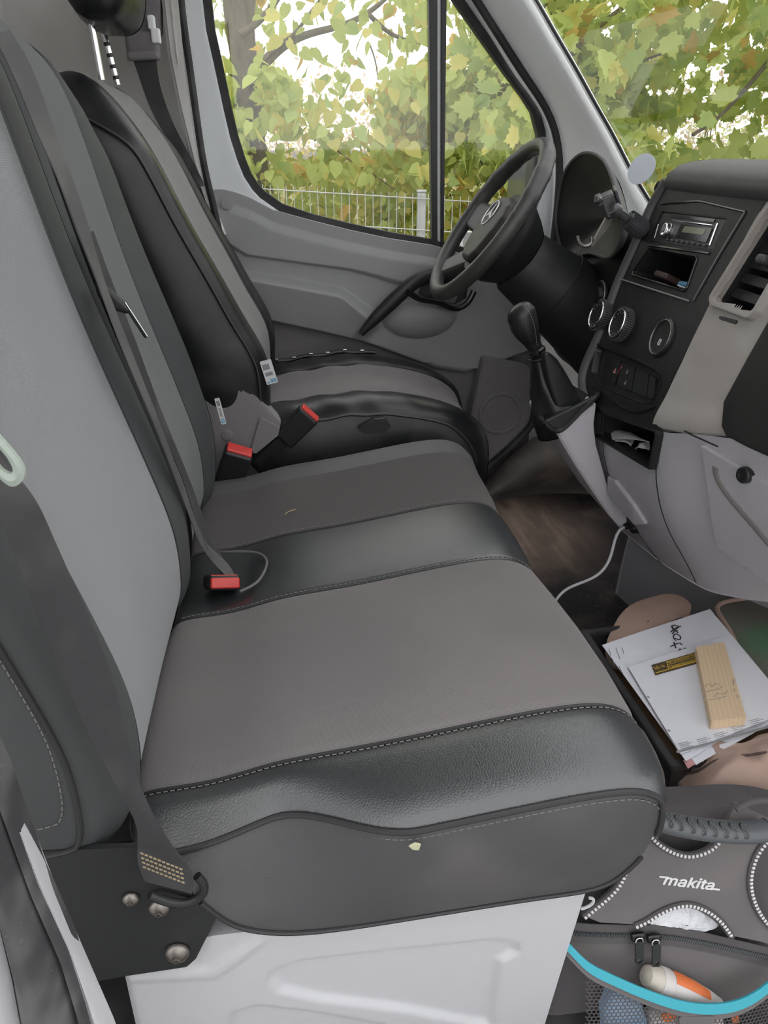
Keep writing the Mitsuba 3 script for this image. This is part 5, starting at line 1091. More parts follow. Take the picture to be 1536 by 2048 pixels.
def net():
    cell = .0062; segs = []
    X0, X1 = .312 - BO[0], (.1185,-.1219)[0]; Ytop = lambda x: np.interp(x, tt[:, 0], tt[:, 1]) - .013; Dp = lambda x: np.interp(x, tt[:, 0], depth_) - .001
    ylo = (-.0575,-.1928)[1]
    h = cell * .5; rows = int((.13) / (h * 1.5)); cols = int((X1 - X0) / (cell * .866)) + 1
    w = cell * .866
    for r in range(-2, rows):
        for c in range(cols):
            x = X0 + w * (c + (.5 if r % 2 else 0)); y = .02 - r * h * 1.5 + (-.0586,-.107)[1]
            if y > Ytop(x) or y < ylo: continue
            top = (x, y + h * .5); bot = (x, y - h * .5)
            segs += [(top, bot), (top, (x + w / 2, y + h)), (top, (x - w / 2, y + h))]
    pa = ARR([[*s[0], Dp(s[0][0])] for s in segs]); pb_ = ARR([[*s[1], Dp(s[1][0])] for s in segs])
    d = pb_ - pa; d /= np.linalg.norm(d, axis=1, keepdims=True); n = np.cross(d, [0, 0, 1.0]); n /= np.linalg.norm(n, axis=1, keepdims=True); r = .00062
    ring = [n * r, np.array([[0, 0, r * 1.4]]), -n * r]
    V = np.stack([pa + ring[0], pa + ring[1], pa + ring[2], pb_ + ring[0], pb_ + ring[1], pb_ + ring[2]], 1)
    F = ARR([[0, 1, 4], [0, 4, 3], [1, 2, 5], [1, 5, 4]])
    return tm(V.reshape(-1, 3), (F[None] + 6 * np.arange(len(V))[:, None, None]).reshape(-1, 3))
mat('net_cord', (0.10, 0.092, 0.092), 0.8)
add('mesh_netting', onB(net()), 'net_cord', bag, smooth=False, kind='stuff', label='dark netting of the outer pocket')
clip_ = onB(move(slab(rounded([(-.0295,-.1457),(.0172,-.1518),(.0152,-.1762),(-.0265,-.1707)], .004), .003), (0, 0, .044)))
add('net_patch', clip_, 'bag_fabric', bag)
# inside the mesh pocket
mat('pouch_blue', dusty((0.24, 0.38, 0.56), (0.42, 0.52, 0.66), 0.5, 20.0), 0.7)
tag(add('blue_pouch', onB(inset_loft(rounded([(-.1041,-.123),(-.0651,-.1444),(-.057,-.1704),(-.0589,-.2263),(-.11,-.2192),(-.1142,-.1492)], .008), .022, .010, .006, 4, .004)), 'pouch_blue', smooth=50), 'light blue pouch behind the netting of the tool bag', 'pouch')
tb_ = thing('glue_tube', 'white and orange tube with a cream cap sticking out of the mesh pocket', 'tube')
ta, te = ARR([*(-.0614,-.1072), .020]), ARR([*(.023,-.1556), .014]); td = te - ta; TL = np.linalg.norm(td)
mat('cream_cap', (0.58, 0.54, 0.46), 0.5); mat('orange_print', (0.80, 0.20, 0.06), 0.5); mat('tube_white', (0.66, 0.62, 0.60), 0.45)
add('cap', onB(lathe([(0, .006), (.003, .012), (.012, .0155), (.020, .016), (.020, .001)], ta, td, 28)), 'cream_cap', tb_)
add('collar', onB(lathe([(.020, .0165), (.022, .0172), (.034, .0172), (.036, .0165), (.036, .001)], ta, td, 28)), 'tube_white', tb_)
add('body', onB(lathe([(.036, .016), (.05, .0168), (.075, .0150), (.10, .0115), (.12, .007), (.12, .001)], ta, td, 28)), 'tube_white', tb_)
def half_band(h0, h1, r, a0, a1):
    ax_ = td / TL; x = np.cross(ax_, (0, 0, 1)); x /= np.linalg.norm(x); y = np.cross(ax_, x)
    return grid(ARR([[ta + ax_ * h + rr_ * (math.cos(a) * x + math.sin(a) * y) for a in np.linspace(a0(t), a1(t), 12)] for t, h, rr_ in zip(np.linspace(0, 1, 14), np.linspace(h0, h1, 14), np.interp(np.linspace(h0, h1, 14), [.036, .05, .075, .10], [.0164, .0172, .0154, .0119]))]))
add('print', onB(half_band(.037, .095, .017, lambda t: 2.7 + .6 * t, lambda t: 4.0 + .2 * t)), 'orange_print', tb_, label='orange band on the tube')
wb = thing('white_bottle', 'white bottle with red print lying behind the netting of the tool bag', 'bottle')
w0_, w1_ = ARR([*(-.0556,-.1776), .016]), ARR([*(.0657,-.1978), .016])
add('body', onB(lathe([(0, .014), (.006, .020), (.02, .023), (.085, .023), (.094, .019), (.097, .001)], w0_, w1_ - w0_, 28)), 'tube_white', wb)
add('print', onB(cat([move(slab(rounded(q, .002), .0012), (0, 0, .0382)) for q in ([(-.0503,-.1489),(-.0323,-.1457),(-.0283,-.1558),(-.0424,-.1594)], [(.0183,-.1523),(.0287,-.1522),(.033,-.1638),(.0212,-.1636)], [(.0434,-.1638),(.0526,-.1622),(.0542,-.1721),(.045,-.1723)])])), 'orange_print', wb)
def crumple(n=26, seed=3):
    r = np.random.default_rng(seed); P = [(-.0497,-.0503),(-.0277,-.0364),(-.0001,-.0327),(.0266,-.0466),(.0459,-.0681),(.0259,-.0727),(.0033,-.0715),(-.0127,-.0655),(-.0338,-.0658)]
    o = ARR(curve(P, 60, True)); c = o.mean(0); rows = []
    for s in np.linspace(1, .03, 14):
        q = c + (o - c) * s; z = .006 * (1 - s) + .006 * meshkit.fbm(np.c_[q * 120, np.zeros(len(q))], 3, seed) * (1 if s < .98 else 0)
        rows.append(np.c_[q, z - .002])
    return grid(ARR(rows), cv=True)
tag(add('plastic_bag', onB(crumple(), -.004 + .006), 'thin_plastic', smooth=12), 'crumpled translucent plastic bag peeping out below the flap of the tool bag', 'plastic bag')
# crate
c0_, c1_ = ARR((.5107,.7949,.2)), ARR((.4995,1.1368,.2)); du = ARR([.325, .03, 0]); 
def crate_outline(e):
    g = Polygon([(c0_[0], c0_[1]), (c0_[0] + du[0], c0_[1] + du[1]), (c1_[0] + du[0], c1_[1] + du[1]), (c1_[0], c1_[1])]).buffer(e, join_style=1).buffer(.012).buffer(-.012)
    return g
crate = thing('crate', 'black plastic crate holding the papers in the near footwell', 'crate')
mat('crate_black', dusty((0.03, 0.03, 0.032), (0.075, 0.07, 0.068), 0.5, 10.0), 0.45)
ro, ri = crate_outline(-.001), crate_outline(-.006)
add('wall', slab(ro.difference(ri), .19, .001, .006), 'crate_black', crate)
add('lip', slab(crate_outline(.005).difference(crate_outline(-.009)), .010, .004, .190), 'crate_black', crate)
add('base', slab(crate_outline(-.002), .006, 0, .004), 'crate_black', crate)
mat('cardboard', dusty((0.40, 0.26, 0.15), (0.50, 0.35, 0.22), 0.5, 12.0), 0.85)
fillc = [ARR([c0_[0] + .012, c0_[1] + .012, .150]), ARR([c0_[0] + .30, c0_[1] + .05, .165]), ARR([c1_[0] + .30, c1_[1] - .02, .15]), ARR([c1_[0] + .012, c1_[1] - .012, .14])]
tag(add('cardboard_sheet', sheet(fillc, .006, thick=.004), 'cardboard', smooth=True), 'brown cardboard lying inside the black crate under the papers', 'cardboard')
# papers
def paper_color(p, n, uv):
    return mix((0.88, 0.89, 0.94), (0.84, 0.85, 0.91), noise(p.x * 20, p.y * 20, 0))
mat('paper_white', paper_color, 0.8, None, spec=0.2)
ps = 'white papers stacked on the crate'
tag(add('paper_sheet', sheet([(.5181,1.0696,.208),(.7575,1.1556,.208),(.7403,.8726,.208),(.5372,.7813,.208)], .002, thick=.0012, ripple=.001, seed=1), 'paper_white', smooth=30), 'bottom white sheet of the stack of papers on the crate', 'paper', ps)
tag(add('paper_sheet', sheet([(.5098,1.0732,.2125),(.7563,1.1626,.2125),(.7436,.8957,.2125),(.5238,.786,.2125)], .0008, thick=.001, ripple=.0003), 'paper_white', smooth=30), 'white sheet with black handwriting under the top sheet on the crate', 'paper', ps)
top_k = 'paper_sheet_002'
SQ = [(.527,1.0018,.2165),(.7393,1.0686,.2165),(.7382,.8673,.2165),(.5191,.7963,.2165)]
tag(add('paper_sheet', sheet(SQ, .001, thick=.0008), 'paper_white', smooth=30), 'top white sheet with a black and yellow letterhead under the wood offcut', 'paper', ps)
edge_ = add('print', tube([(.5268,1.0014,.2168),(.5226,.8872,.2168),(.5201,.7968,.2168)], .0004, 5), 'grey_print', top_k)
def on_paper(mesh, a, b, dz=0.0):
    """Lettering along a - b on the sheet, scaled to that length."""
    a, b = ARR(a, float), ARR(b, float); u = b - a; L = np.linalg.norm(u); m = mesh.copy(); m.vertices[:, :2] *= L / (m.bounds[1][0] - m.bounds[0][0]); m.vertices[:, 0] -= m.bounds[0][0]
    u = ARR([u[0], u[1], 0]); return place(m, a + [0, 0, dz], u, np.cross((0, 0, 1), u))
def quad_plate(q, h):
    return sheet(q, 0, 3, h)
mat('sign_brown', (0.10, 0.065, 0.03), 0.6); mat('sign_yellow', (0.78, 0.52, 0.08), 0.6)
sg = add('letterhead', quad_plate([(.5668,.9996,.2188),(.6618,1.0272,.2188),(.6509,.9969,.2188),(.5617,.9729,.2188)], .0008), 'sign_brown', top_k, label='dark brown letterhead bar')
def flat_text(s, a, b, squash=1.0):
    m = meshkit.text_mesh(s, .01, .00001, bold=True); m.vertices[:, 1] *= squash
    return on_paper(m, a, b, 0)
add('lettering', cat([flat_text('10-4', (.5674,.9866,.2192), (.5876,.9925,.2192), 1.0), flat_text('BYGGECENTER', (.5978,1.0003,.2192), (.6557,1.0171,.2192), .95), flat_text('TØMMERHANDEL', (.593,.9863,.2192), (.6543,1.0037,.2192), 1.0),
    sheet([(.596,1.0069,.2192),(.5973,1.0073,.2192),(.5907,.986,.2192),(.5895,.9856,.2192)], 0, 3, .0002), sheet([(.5936,.9971,.2192),(.6566,1.0153,.2192),(.6562,1.0142,.2192),(.5933,.996,.2192)], 0, 3, .0002), sheet([(.5643,.9787,.2192),(.6531,1.0031,.2192),(.6524,1.0009,.2192),(.5637,.9767,.2192)], 0, 3, .0002)]), 'sign_yellow', sg)
add('print', cat([tube(q, .0005, 4, seg=2) for q in ([(.5248,.8149,.2177),(.5419,.8186,.2177)], [(.525,.8115,.2177),(.5472,.8163,.2177)], [(.5252,.8082,.2177),(.5405,.8115,.2177)], [(.5254,.8048,.2177),(.5458,.8092,.2177)], [(.5256,.8015,.2177),(.5383,.8042,.2177)], [(.5556,.8198,.2177),(.5729,.8235,.2177)], [(.5557,.8164,.2177),(.5783,.8212,.2177)], [(.5558,.813,.2177),(.5714,.8163,.2177)], [(.556,.8096,.2177),(.5766,.814,.2177)], [(.5561,.8063,.2177),(.5689,.809,.2177)], [(.5862,.828,.2177),(.6038,.8319,.2177)], [(.5862,.8246,.2177),(.6092,.8295,.2177)], [(.5863,.8211,.2177),(.6021,.8245,.2177)], [(.5863,.8177,.2177),(.6073,.8222,.2177)], [(.5863,.8143,.2177),(.5994,.8171,.2177)], [(.6198,.8395,.2177),(.6378,.8434,.2177)], [(.6197,.836,.2177),(.6432,.841,.2177)], [(.6197,.8325,.2177),(.6358,.8359,.2177)], [(.6196,.829,.2177),(.6411,.8336,.2177)], [(.6196,.8255,.2177),(.633,.8283,.2177)], [(.6544,.8501,.2177),(.6728,.8541,.2177)], [(.6542,.8465,.2177),(.6781,.8517,.2177)], [(.6541,.8429,.2177),(.6706,.8465,.2177)], [(.6539,.8393,.2177),(.6759,.8441,.2177)], [(.6538,.8358,.2177),(.6674,.8387,.2177)])]), 'grey_print', top_k, kind='stuff', label='small grey footer lines')
add('print', cat([sheet([(.5155,.8017,.2175),(.6811,.8382,.2175),(.6787,.8329,.2175),(.5151,.7977,.2175)], 0, 3, .0003)]), 'grey_print', top_k)
add('punch_mark', cat([lathe([(0, .0022), (.0003, .0001)], p, (0, 0, 1), 12) for p in [(.5275,.9221,.2173),(.525,.8443,.2173)]]), 'grey_print', top_k)
add('handwriting', cat([tube(q, .0011, 6, flat=.4) for q in ([(.6337,1.0365,.2145),(.6396,1.0433,.2145),(.6412,1.0371,.2145),(.6488,1.0452,.2145),(.6512,1.039,.2145)], [(.6257,1.0524,.2145),(.6387,1.0584,.2145),(.6471,1.0605,.2145),(.6478,1.0544,.2145)], [(.6332,1.047,.2145),(.6379,1.0646,.2145)], [(.6435,1.0686,.2145),(.644,1.0794,.2145),(.6536,1.0878,.2145),(.657,1.0811,.2145),(.6502,1.0709,.2145),(.6453,1.0762,.2145)], [(.6465,1.0886,.2145),(.6571,1.0969,.2145),(.6578,1.0905,.2145)], [(.6607,1.0965,.2145),(.6561,1.1068,.2145),(.6623,1.1158,.2145),(.668,1.1119,.2145),(.66,1.1031,.2145)], [(.6458,1.095,.2145),(.6615,1.1061,.2145),(.6735,1.1113,.2145)], [(.6554,1.1134,.2145),(.6553,1.0972,.2145)])]), 'dark_print', 'paper_sheet_001', label='black handwritten word')
add('print', cat([tube(q, .0005, 4, seg=2) for q in ([(.5165,1.0582,.214),(.5122,1.0381,.214)], [(.5117,1.0324,.214),(.5081,1.0101,.214)], [(.5297,1.0597,.214),(.5241,1.0281,.214)], [(.5413,1.0613,.214),(.5366,1.0411,.214)], [(.5148,1.0094,.214),(.5129,.9876,.214)])]), 'grey_print', 'paper_sheet_001', kind='stuff')
tag(add('pink_note', sheet([(.5247,.7949,.206),(.5515,.7999,.206),(.5537,.7895,.206),(.524,.778,.206)], .002, thick=.0008, ripple=.001), 'pink_print', smooth=30), 'pink and white paper corner sticking out under the stack on the crate', 'paper')
def wood_color(p, n, uv):
    g = dr.sin((p.x * 0.940 + p.y * -0.340) * 900 + 5 * fbm((p.x * 0.940 + p.y * -0.340) * 40, (p.x * -0.340 + p.y * -0.940) * 7, p.z * 30, 3))
    return mix((0.88, 0.68, 0.46), (0.78, 0.57, 0.36), 0.5 + 0.22 * g)
mat('pine', wood_color, 0.7)
wq = [ARR(p) for p in [(.6533,1.0213,.234),(.7091,1.0296,.234),(.6419,.8412,.234),(.5856,.8388,.234)]]
wood = thing('wood_offcut', 'pale pine board offcut with pencil marks lying on the papers', 'wood')
wpoly = [tuple(p[:2]) for p in wq]
add('board', slab(rounded(wpoly, .0025), .0155, .0015, .2182), 'pine', wood, smooth=40)
add('pencil_mark', cat([tube(q, .00035, 5, flat=.4) for q in ([(.6159,.9174,.2345),(.6262,.9213,.2345),(.6256,.9138,.2345),(.6369,.9226,.2345),(.6407,.9171,.2345)], [(.6102,.9031,.2345),(.6219,.9067,.2345),(.6325,.908,.2345),(.6441,.9142,.2345)], [(.618,.89,.2345),(.6291,.8985,.2345),(.634,.8955,.2345),(.6452,.904,.2345)], [(.6037,.8845,.2345),(.6156,.8855,.2345),(.6245,.8869,.2345),(.6361,.8904,.2345)], [(.669,.9292,.2345),(.6745,.9298,.2345)], [(.6657,.9231,.2345),(.6703,.9239,.2345)], [(.669,.9292,.2345),(.6626,.9146,.2345)], [(.6587,.9075,.2345),(.6551,.8979,.2345)], [(.6528,.8909,.2345),(.6546,.8882,.2345),(.6498,.8839,.2345)])]), 'grey_print', wood)
# brown suede pieces around the crate
def suede_color(p, n, uv):
    return mix((0.44, 0.30, 0.24), (0.56, 0.41, 0.34), fbm(p.x * 22, p.y * 22, p.z * 22, 4))
mat('brown_suede', suede_color, 0.9, spec=0.15)
cap = thing('suede_hat', 'brown suede cap visor poking out behind the white papers', 'hat')
vo = curve([(.5207,1.0728,.197),(.5527,1.1352,.197),(.5902,1.1851,.197),(.6369,1.2248,.197),(.6863,1.2436,.197),(.7293,1.2462,.197),(.7444,1.2217,.197),(.7331,1.1863,.197),(.7091,1.154,.197),(.6729,1.1278,.197),(.6351,1.1046,.197),(.5924,1.0555,.197),(.5573,1.0376,.197),(.5229,1.0416,.197)], 90, closed=True)
cv = vo.mean(0)
rows = [vo * [1, 1, 0] + [0, 0, .184], vo + [0, 0, -.012]] + [cv + (vo - cv) * s + [0, 0, .008 * (1 - s ** 2)] for s in (1.0, .97, .9, .8, .6, .4, .2, .02)]
add('visor', grid(ARR(rows), cv=True), 'brown_suede', cap, smooth=True)
sarc = [(.5978,1.0614,.203),(.6103,1.0864,.206),(.6316,1.1126,.206),(.6608,1.1338,.205),(.6975,1.1561,.201)]
add('seam', tube(sarc, .0016, 6), 'brown_leather', cap)
mesh_c = thing('mesh_cushion', 'green-black mesh panel with brown edging to the right of the papers', 'cushion')
mo = curve([(.7901,1.191,.199),(.8441,1.2069,.199),(.9059,1.2054,.199),(.9667,1.1384,.199),(.9028,.9877,.199),(.7499,.8635,.199),(.74,.918,.199),(.741,.9757,.199),(.7519,1.0493,.199),(.7698,1.1236,.199)], 100, closed=True); cm = mo.mean(0)
def mesh_color(p, n, uv):
    a = dr.sin((p.x + p.y * 0.25) * 2300) ; b = dr.sin((p.y - p.x * 0.15) * 2300)
    g = smoothstep(0.55, 0.2, dr.sqrt(dr.square((p.x - 0.82) * 7) + dr.square((p.y - 1.05) * 7)))
    return mix((0.05, 0.055, 0.05), mix((0.40, 0.38, 0.31), (0.22, 0.50, 0.28), g), smoothstep(-0.2, 0.7, a * 0.6 + b * 0.5))
mat('green_mesh', mesh_color, 0.8)
rows = [mo * [1, 1, 0] + [0, 0, .186], mo + [0, 0, -.01]] + [cm + (mo - cm) * s + [0, 0, .011 * (1 - s ** 2)] for s in (1.0, .95, .85, .7, .5, .3, .02)]
add('mesh_face', grid(ARR(rows), cv=True), 'green_mesh', mesh_c, smooth=True)
add('edging', tube(mo + [0, 0, .001], .005, 10, closed=True, seg=0), 'brown_suede', mesh_c)
def bundle():
    o = curve([(.521,.829,.16),(.5258,.8029,.16),(.5182,.765,.16),(.4986,.7308,.16),(.5385,.7262,.16),(.6557,.7491,.16),(.7658,.7752,.16),(.8511,.898,.16),(.7792,.8942,.16),(.7019,.8567,.16),(.6382,.8399,.16),(.5917,.8282,.16),(.5643,.8209,.16),(.5391,.8176,.16)], 120, closed=True); c = o.mean(0); rows = [o * [1, 1, 0] + [0, 0, .02]]
    for s in np.r_[1.0, .985, np.linspace(.96, .02, 26)]:
        q = c + (o - c) * s; h = .068 * (1 - s ** 2.5); w = meshkit.fbm(q * [16, 16, 0] + [0, 0, 3], 3, 8) - .5
        rows.append(q + np.c_[np.zeros((len(q), 2)), h + .06 * w * (1 - s) ** .5])
    return grid(ARR(rows), cv=True)
cl = thing('brown_cloth', 'crumpled brown suede cloth between the tool bag and the black crate', 'cloth')
add('bundle', bundle(), 'brown_suede', cl, smooth=True)
add('hem', tube([(.5255,.8075,.175),(.5345,.7962,.18),(.5503,.7889,.19),(.5701,.7887,.205),(.6035,.7841,.215),(.6631,.7839,.22)], .0018, 6), 'brown_leather', cl)

# ---- outside: ground, fence, trees, shrubs ----
def ground_color(p, n, uv):
    return mix((0.10, 0.12, 0.05), (0.22, 0.20, 0.08), fbm(p.x * 3, p.y * 3, 0, 4))
mat('grass_ground', ground_color, 0.95)
def asphalt_color(p, n, uv):
    return mix((0.30, 0.30, 0.295), (0.38, 0.375, 0.37), fbm(p.x * 12, p.y * 12, 0, 4))
mat('asphalt', asphalt_color, 0.9)
struct('ground', move(trimesh.creation.box((80, 64, .2)), (0, 28.0, -.76)), 'grass_ground', 'leaf-strewn grass beyond the fence')
struct('pavement', move(trimesh.creation.box((40, 17, .1)), (0, -3.9, -.68)), 'asphalt', 'asphalt the van stands on')
fence = thing('mesh_fence', 'grey welded wire mesh fence with upright rods beyond the far door window', 'fence')
fz = lambda x, y: .772 - .055 * (x + .4)
FA, FB = ARR([-2.6, 6.15]), ARR([3.2, 5.15])
fy = lambda x: FA[1] + (FB[1] - FA[1]) * (x - FA[0]) / (FB[0] - FA[0])
rod = {}
def fence_pieces():
    r = mikit.ply(trimesh.creation.cylinder(.0030, 1.36, sections=6), 'galvanised', smooth=True)
    for k in range(106):
        x = -2.5 + .053 * k; y = fy(x); zt = fz(x, y)
        scene[numbered_fast(fence + '__rod')] = {**r, 'to_world': T().translate([x, y, zt + .03 - .68])}
    for h in (0, -.2, -.4, -.6, -.8):
        a = [(x, fy(x) - .006, fz(x, 0) + h) for x in (-2.6, 3.2)]
        b = [(x, fy(x) + .006, fz(x, 0) + h) for x in (-2.6, 3.2)]
        add('rail', cat([tube(a, .004, 6, seg=2), tube(b, .004, 6, seg=2)]), 'galvanised', fence)
    for x in (-1.55, .905, 3.15):
        p = add('post', move(rbox(.06, .045, 1.45, .008, 8), (x, fy(x) + .05, fz(x, 0) - .69)), 'galvanised', fence)
        add('cap', move(rbox(.066, .05, .02, .006, 8), (x, fy(x) + .05, fz(x, 0) + .045)), 'galvanised', p)
_count = {}
def numbered_fast(name):
    i = _count.get(name, 0); _count[name] = i + 1
    return name if i == 0 else '%s_%03d' % (name, i)
fence_pieces()

def leaf_mat(name, base, dry, tr=1.0):
    scene[name] = {'type': 'principledthin', 'base_color': {'type': 'rgb', 'value': [.7 * a + .3 * b for a, b in zip(base, dry)]}, 'roughness': 0.6, 'diff_trans': tr, 'spec_trans': 0.0, 'eta': 1.3}
leaf_mat('leaf_green', (0.557, 0.644, 0.209), (0.644, 0.679, 0.244))
leaf_mat('leaf_deep', (0.418, 0.539, 0.191), (0.522, 0.609, 0.226))
leaf_mat('leaf_yellow', (0.748, 0.713, 0.244), (0.766, 0.661, 0.209))
leaf_mat('leaf_orange', (0.766, 0.539, 0.157), (0.696, 0.435, 0.191))
leaf_mat('leaf_dry', (0.661, 0.522, 0.383), (0.696, 0.592, 0.470))
leaf_mat('leaf_pale', (0.696, 0.644, 0.418), (0.731, 0.661, 0.522))
def bark_color(p, n, uv):
    return mix((0.10, 0.085, 0.06), (0.24, 0.205, 0.15), fbm(p.x * 30, p.y * 30, p.z * 6, 4))
mat('bark', bark_color, 0.9, (lambda p, n, uv: fbm(p.x * 40, p.y * 40, p.z * 8, 3), 0.01), eps=2e-3)

HEART = [(0, -.02), (.22, -.12), (.42, .04), (.46, .30), (.34, .60), (.12, .90), (0, 1.06), (-.12, .90), (-.34, .60), (-.46, .30), (-.42, .04), (-.22, -.12)]
MAPLE = [(0, 0), (.16, -.06), (.42, .02), (.36, .14), (.62, .36), (.46, .42), (.44, .58), (.24, .56), (.20, .80), (.10, .80), (0, 1.06), (-.10, .80), (-.20, .80), (-.24, .56), (-.44, .58), (-.46, .42), (-.62, .36), (-.36, .14), (-.42, .02), (-.16, -.06)]
SMALL = [(0, 0), (.28, .35), (.2, .7), (0, 1), (-.2, .7), (-.28, .35)]
def leaf_mesh(outline, fold=.16):
    P = ARR(outline); c = ARR([0, .35])
    v = np.vstack([np.c_[c[None] * 1.0, [[0.0]]], np.c_[P, fold * np.abs(P[:, 0]) ** 1.2 - .10 * P[:, 1] ** 2]])
    n = len(P); f = [(0, 1 + k, 1 + (k + 1) % n) for k in range(n)]
    return v, ARR(f)
def leaf_frames(rng, n, hang=.5):
    """Random leaf attitudes: tip down and outwards, face turned anywhere about the upright axis."""
    az = rng.uniform(0, 2 * np.pi, n); tip = np.stack([np.cos(az) * rng.uniform(.1, .9, n), np.sin(az) * rng.uniform(.1, .9, n), -hang + rng.normal(0, .45, n)], 1)
    tip /= np.linalg.norm(tip, axis=1, keepdims=True)
    r = rng.normal(0, 1, (n, 3)) + [0, 0, .6]
    nn = r - tip * (r * tip).sum(1, keepdims=True); nn /= np.linalg.norm(nn, axis=1, keepdims=True)
    return np.cross(tip, nn), tip, nn
def scatter(shape, pos, size, rng, hang=.5):
    """(n, 4, 4) places."""
    n = len(pos); a, b, c = leaf_frames(rng, n, hang)
    M = np.zeros((n, 4, 4)); M[:, :3, 0], M[:, :3, 1], M[:, :3, 2], M[:, :3, 3], M[:, 3, 3] = a * size[:, None], b * size[:, None], c * size[:, None], pos, 1
    return M
def merged(shape, M):
    v, f = shape; V = (np.einsum('kij,nj->kni', M[:, :3, :3], v) + M[:, None, :3, 3]).reshape(-1, 3)
    return tm(V, (f[None] + (np.arange(len(M)) * len(v))[:, None, None]).reshape(-1, 3))
def visible_size(pos, size):
    """How large a leaf shows from the cab's side window and windscreen."""
    q = pos - ARR([0, 0, 1.0]); az = np.degrees(np.arctan2(q[:, 0], q[:, 1])); el = np.degrees(np.arctan2(q[:, 2], np.hypot(q[:, 0], q[:, 1])))
    ok = (az > -11) & (az < 34) & (el > -2) & (el < 8.5)
    return np.where(ok, size / np.linalg.norm(q, axis=1), 0)
def tree(name, label, limbs, pos, size, shape, mats, weights, rng, hang=.5, parts=300):
    k = thing(name, label, 'tree')
    for nm, pts, r in limbs:
        add(nm, tube(pts, r, 12, seg=max(10, 5 * len(pts))), 'bark', k, smooth=True)
    M = scatter(shape, pos, size, rng, hang); which = rng.choice(len(mats), len(pos), p=weights)
    order = np.argsort(-visible_size(pos, size)); own = order[:parts]
    ply = {m: mikit.ply(tm(*shape), m, smooth=True) for m in mats}
    for i in own:
        scene[numbered_fast(k + '__leaf')] = {**ply[mats[which[i]]], 'to_world': T(M[i])}
    rest = np.setdiff1d(np.arange(len(pos)), own)
    for j, m in enumerate(mats):
        sel = rest[which[rest] == j]
        if len(sel):
            add('foliage', merged(shape, M[sel]), m, k, smooth=True, kind='stuff')
    return k
def crown(rng, n, boxes, holes, freq=1.3, thr=.42):
    """Leaf places inside boxes ((centre), (half sizes), weight), clumped by noise, thin where holes (centre, radius) are."""
    w = ARR([b[2] for b in boxes], float); w /= w.sum(); out = []
    while len(out) < n:
        b = boxes[rng.choice(len(boxes), p=w)]
        p = ARR(b[0]) + ARR(b[1]) * rng.uniform(-1, 1, (400, 3))
        k = meshkit.fbm(p * freq, 3, 5) + rng.uniform(-.08, .08, 400) > thr
        for c, r in holes:
            d = (p - ARR(c)) / ARR(r); k &= ((d ** 2).sum(1) > 1) | (rng.uniform(0, 1, 400) < .10)
        out.extend(p[k].tolist())
    return ARR(out[:n])
rng = np.random.default_rng(11)
# a linden behind the fence, seen through the side window
t1 = [('trunk', [(-.2079,7,3.454),(-.2577,7,2.4869),(-.3019,7,1.9281),(-.287,7,1.6315),(-.2688,7,1.3567),(-.2527,7,1.1434),(-.2224,7,.8862),(-.1993,7,.6195),(-.2006,7,.3431),(-.2159,7,-.0272),(-.2405,7,-.5492)], [.17, .15, .14, .13, .11, .095, .085, .085, .09, .10, .12]),
      ('trunk', [(-.1515,7.25,2.9907),(-.2407,7.25,2.193),(-.2893,7.25,1.8606),(-.3862,7.25,1.4409),(-.4366,7.25,1.2223),(-.4483,7.25,.8825),(-.4946,7.25,.5274),(-.5538,7.25,.0282)], [.07, .08, .085, .075, .07, .07, .075, .08]),
      ('branch', [(-.265,6.9,1.4545),(-.1249,6.9,1.5974),(.0545,6.9,1.7321),(.2483,6.9,1.8067),(.4598,6.9,1.8553),(.6717,6.9,1.9428),(.8822,6.9,2.0935)], [.040, .034, .028, .025, .022, .018, .012]),
      ('branch', [(-.2239,6.85,1.5188),(-.0614,6.85,1.6861),(.1144,6.85,1.7991),(.1935,6.85,1.8839),(.3108,6.85,2.0127)], [.022, .018, .015, .012, .01]),
      ('branch', [(.662,6.8,1.9291),(.8327,6.8,1.8029),(1.0259,6.8,1.7466),(1.1896,6.8,1.7288),(1.4592,6.8,1.6653)], [.018, .015, .012, .01, .007]),
      ('branch', [(-.296,6.8,1.775),(-.1415,6.8,1.8724),(.0152,6.8,2.0313),(.1328,6.8,2.1867)], [.03, .024, .02, .016]),
      ('twig', [(.6393,6.4,1.6801),(.6749,6.4,1.5872),(.6964,6.4,1.4608)], [.006, .005, .003]), ('twig', [(.3329,6.4,1.0317),(.4812,6.4,.9292),(.6328,6.4,.8421),(.8262,6.4,.7176)], [.006, .006, .005, .003]),
      ('twig', [(-.4319,6.5,1.6467),(-.5084,6.5,1.5838),(-.5854,6.5,1.5205)], [.008, .006, .004])]
L1 = crown(rng, 5600, [((.5, 6.7, 2.1), (2.3, .9, 1.0), 5), ((.6, 6.3, 1.15), (1.6, .5, .35), 2.4), ((-.9, 7.3, 1.5), (.9, .5, 1.0), 1.0), ((1.0, 6.4, 1.0), (.7, .4, .4), .6)],
           [((-.2777,6.6,1.7832), (.15, 1.0, .55)), ((-.2436,6.6,1.3693), (.10, 1.0, .2)), ((-.2021,6.6,.8927), (.08, 1.0, .2)), ((.3804,6.7,1.4629), (.34, 1.4, .13)), ((.5095,6.7,1.226), (.30, 1.4, .10)), ((.1034,6.7,1.6084), (.26, 1.4, .10)), ((.9814,6.7,1.1401), (.22, 1.4, .16)), ((.7829,6.7,1.5826), (.22, 1.4, .10)), ((-.0411,6.7,1.0329), (.3, 1.4, .12)), ((-.512,6.7,1.7292), (.10, 1.4, .14)), ((1.2923,6.7,1.385), (.10, 1.4, .12))], 1.6, .40)
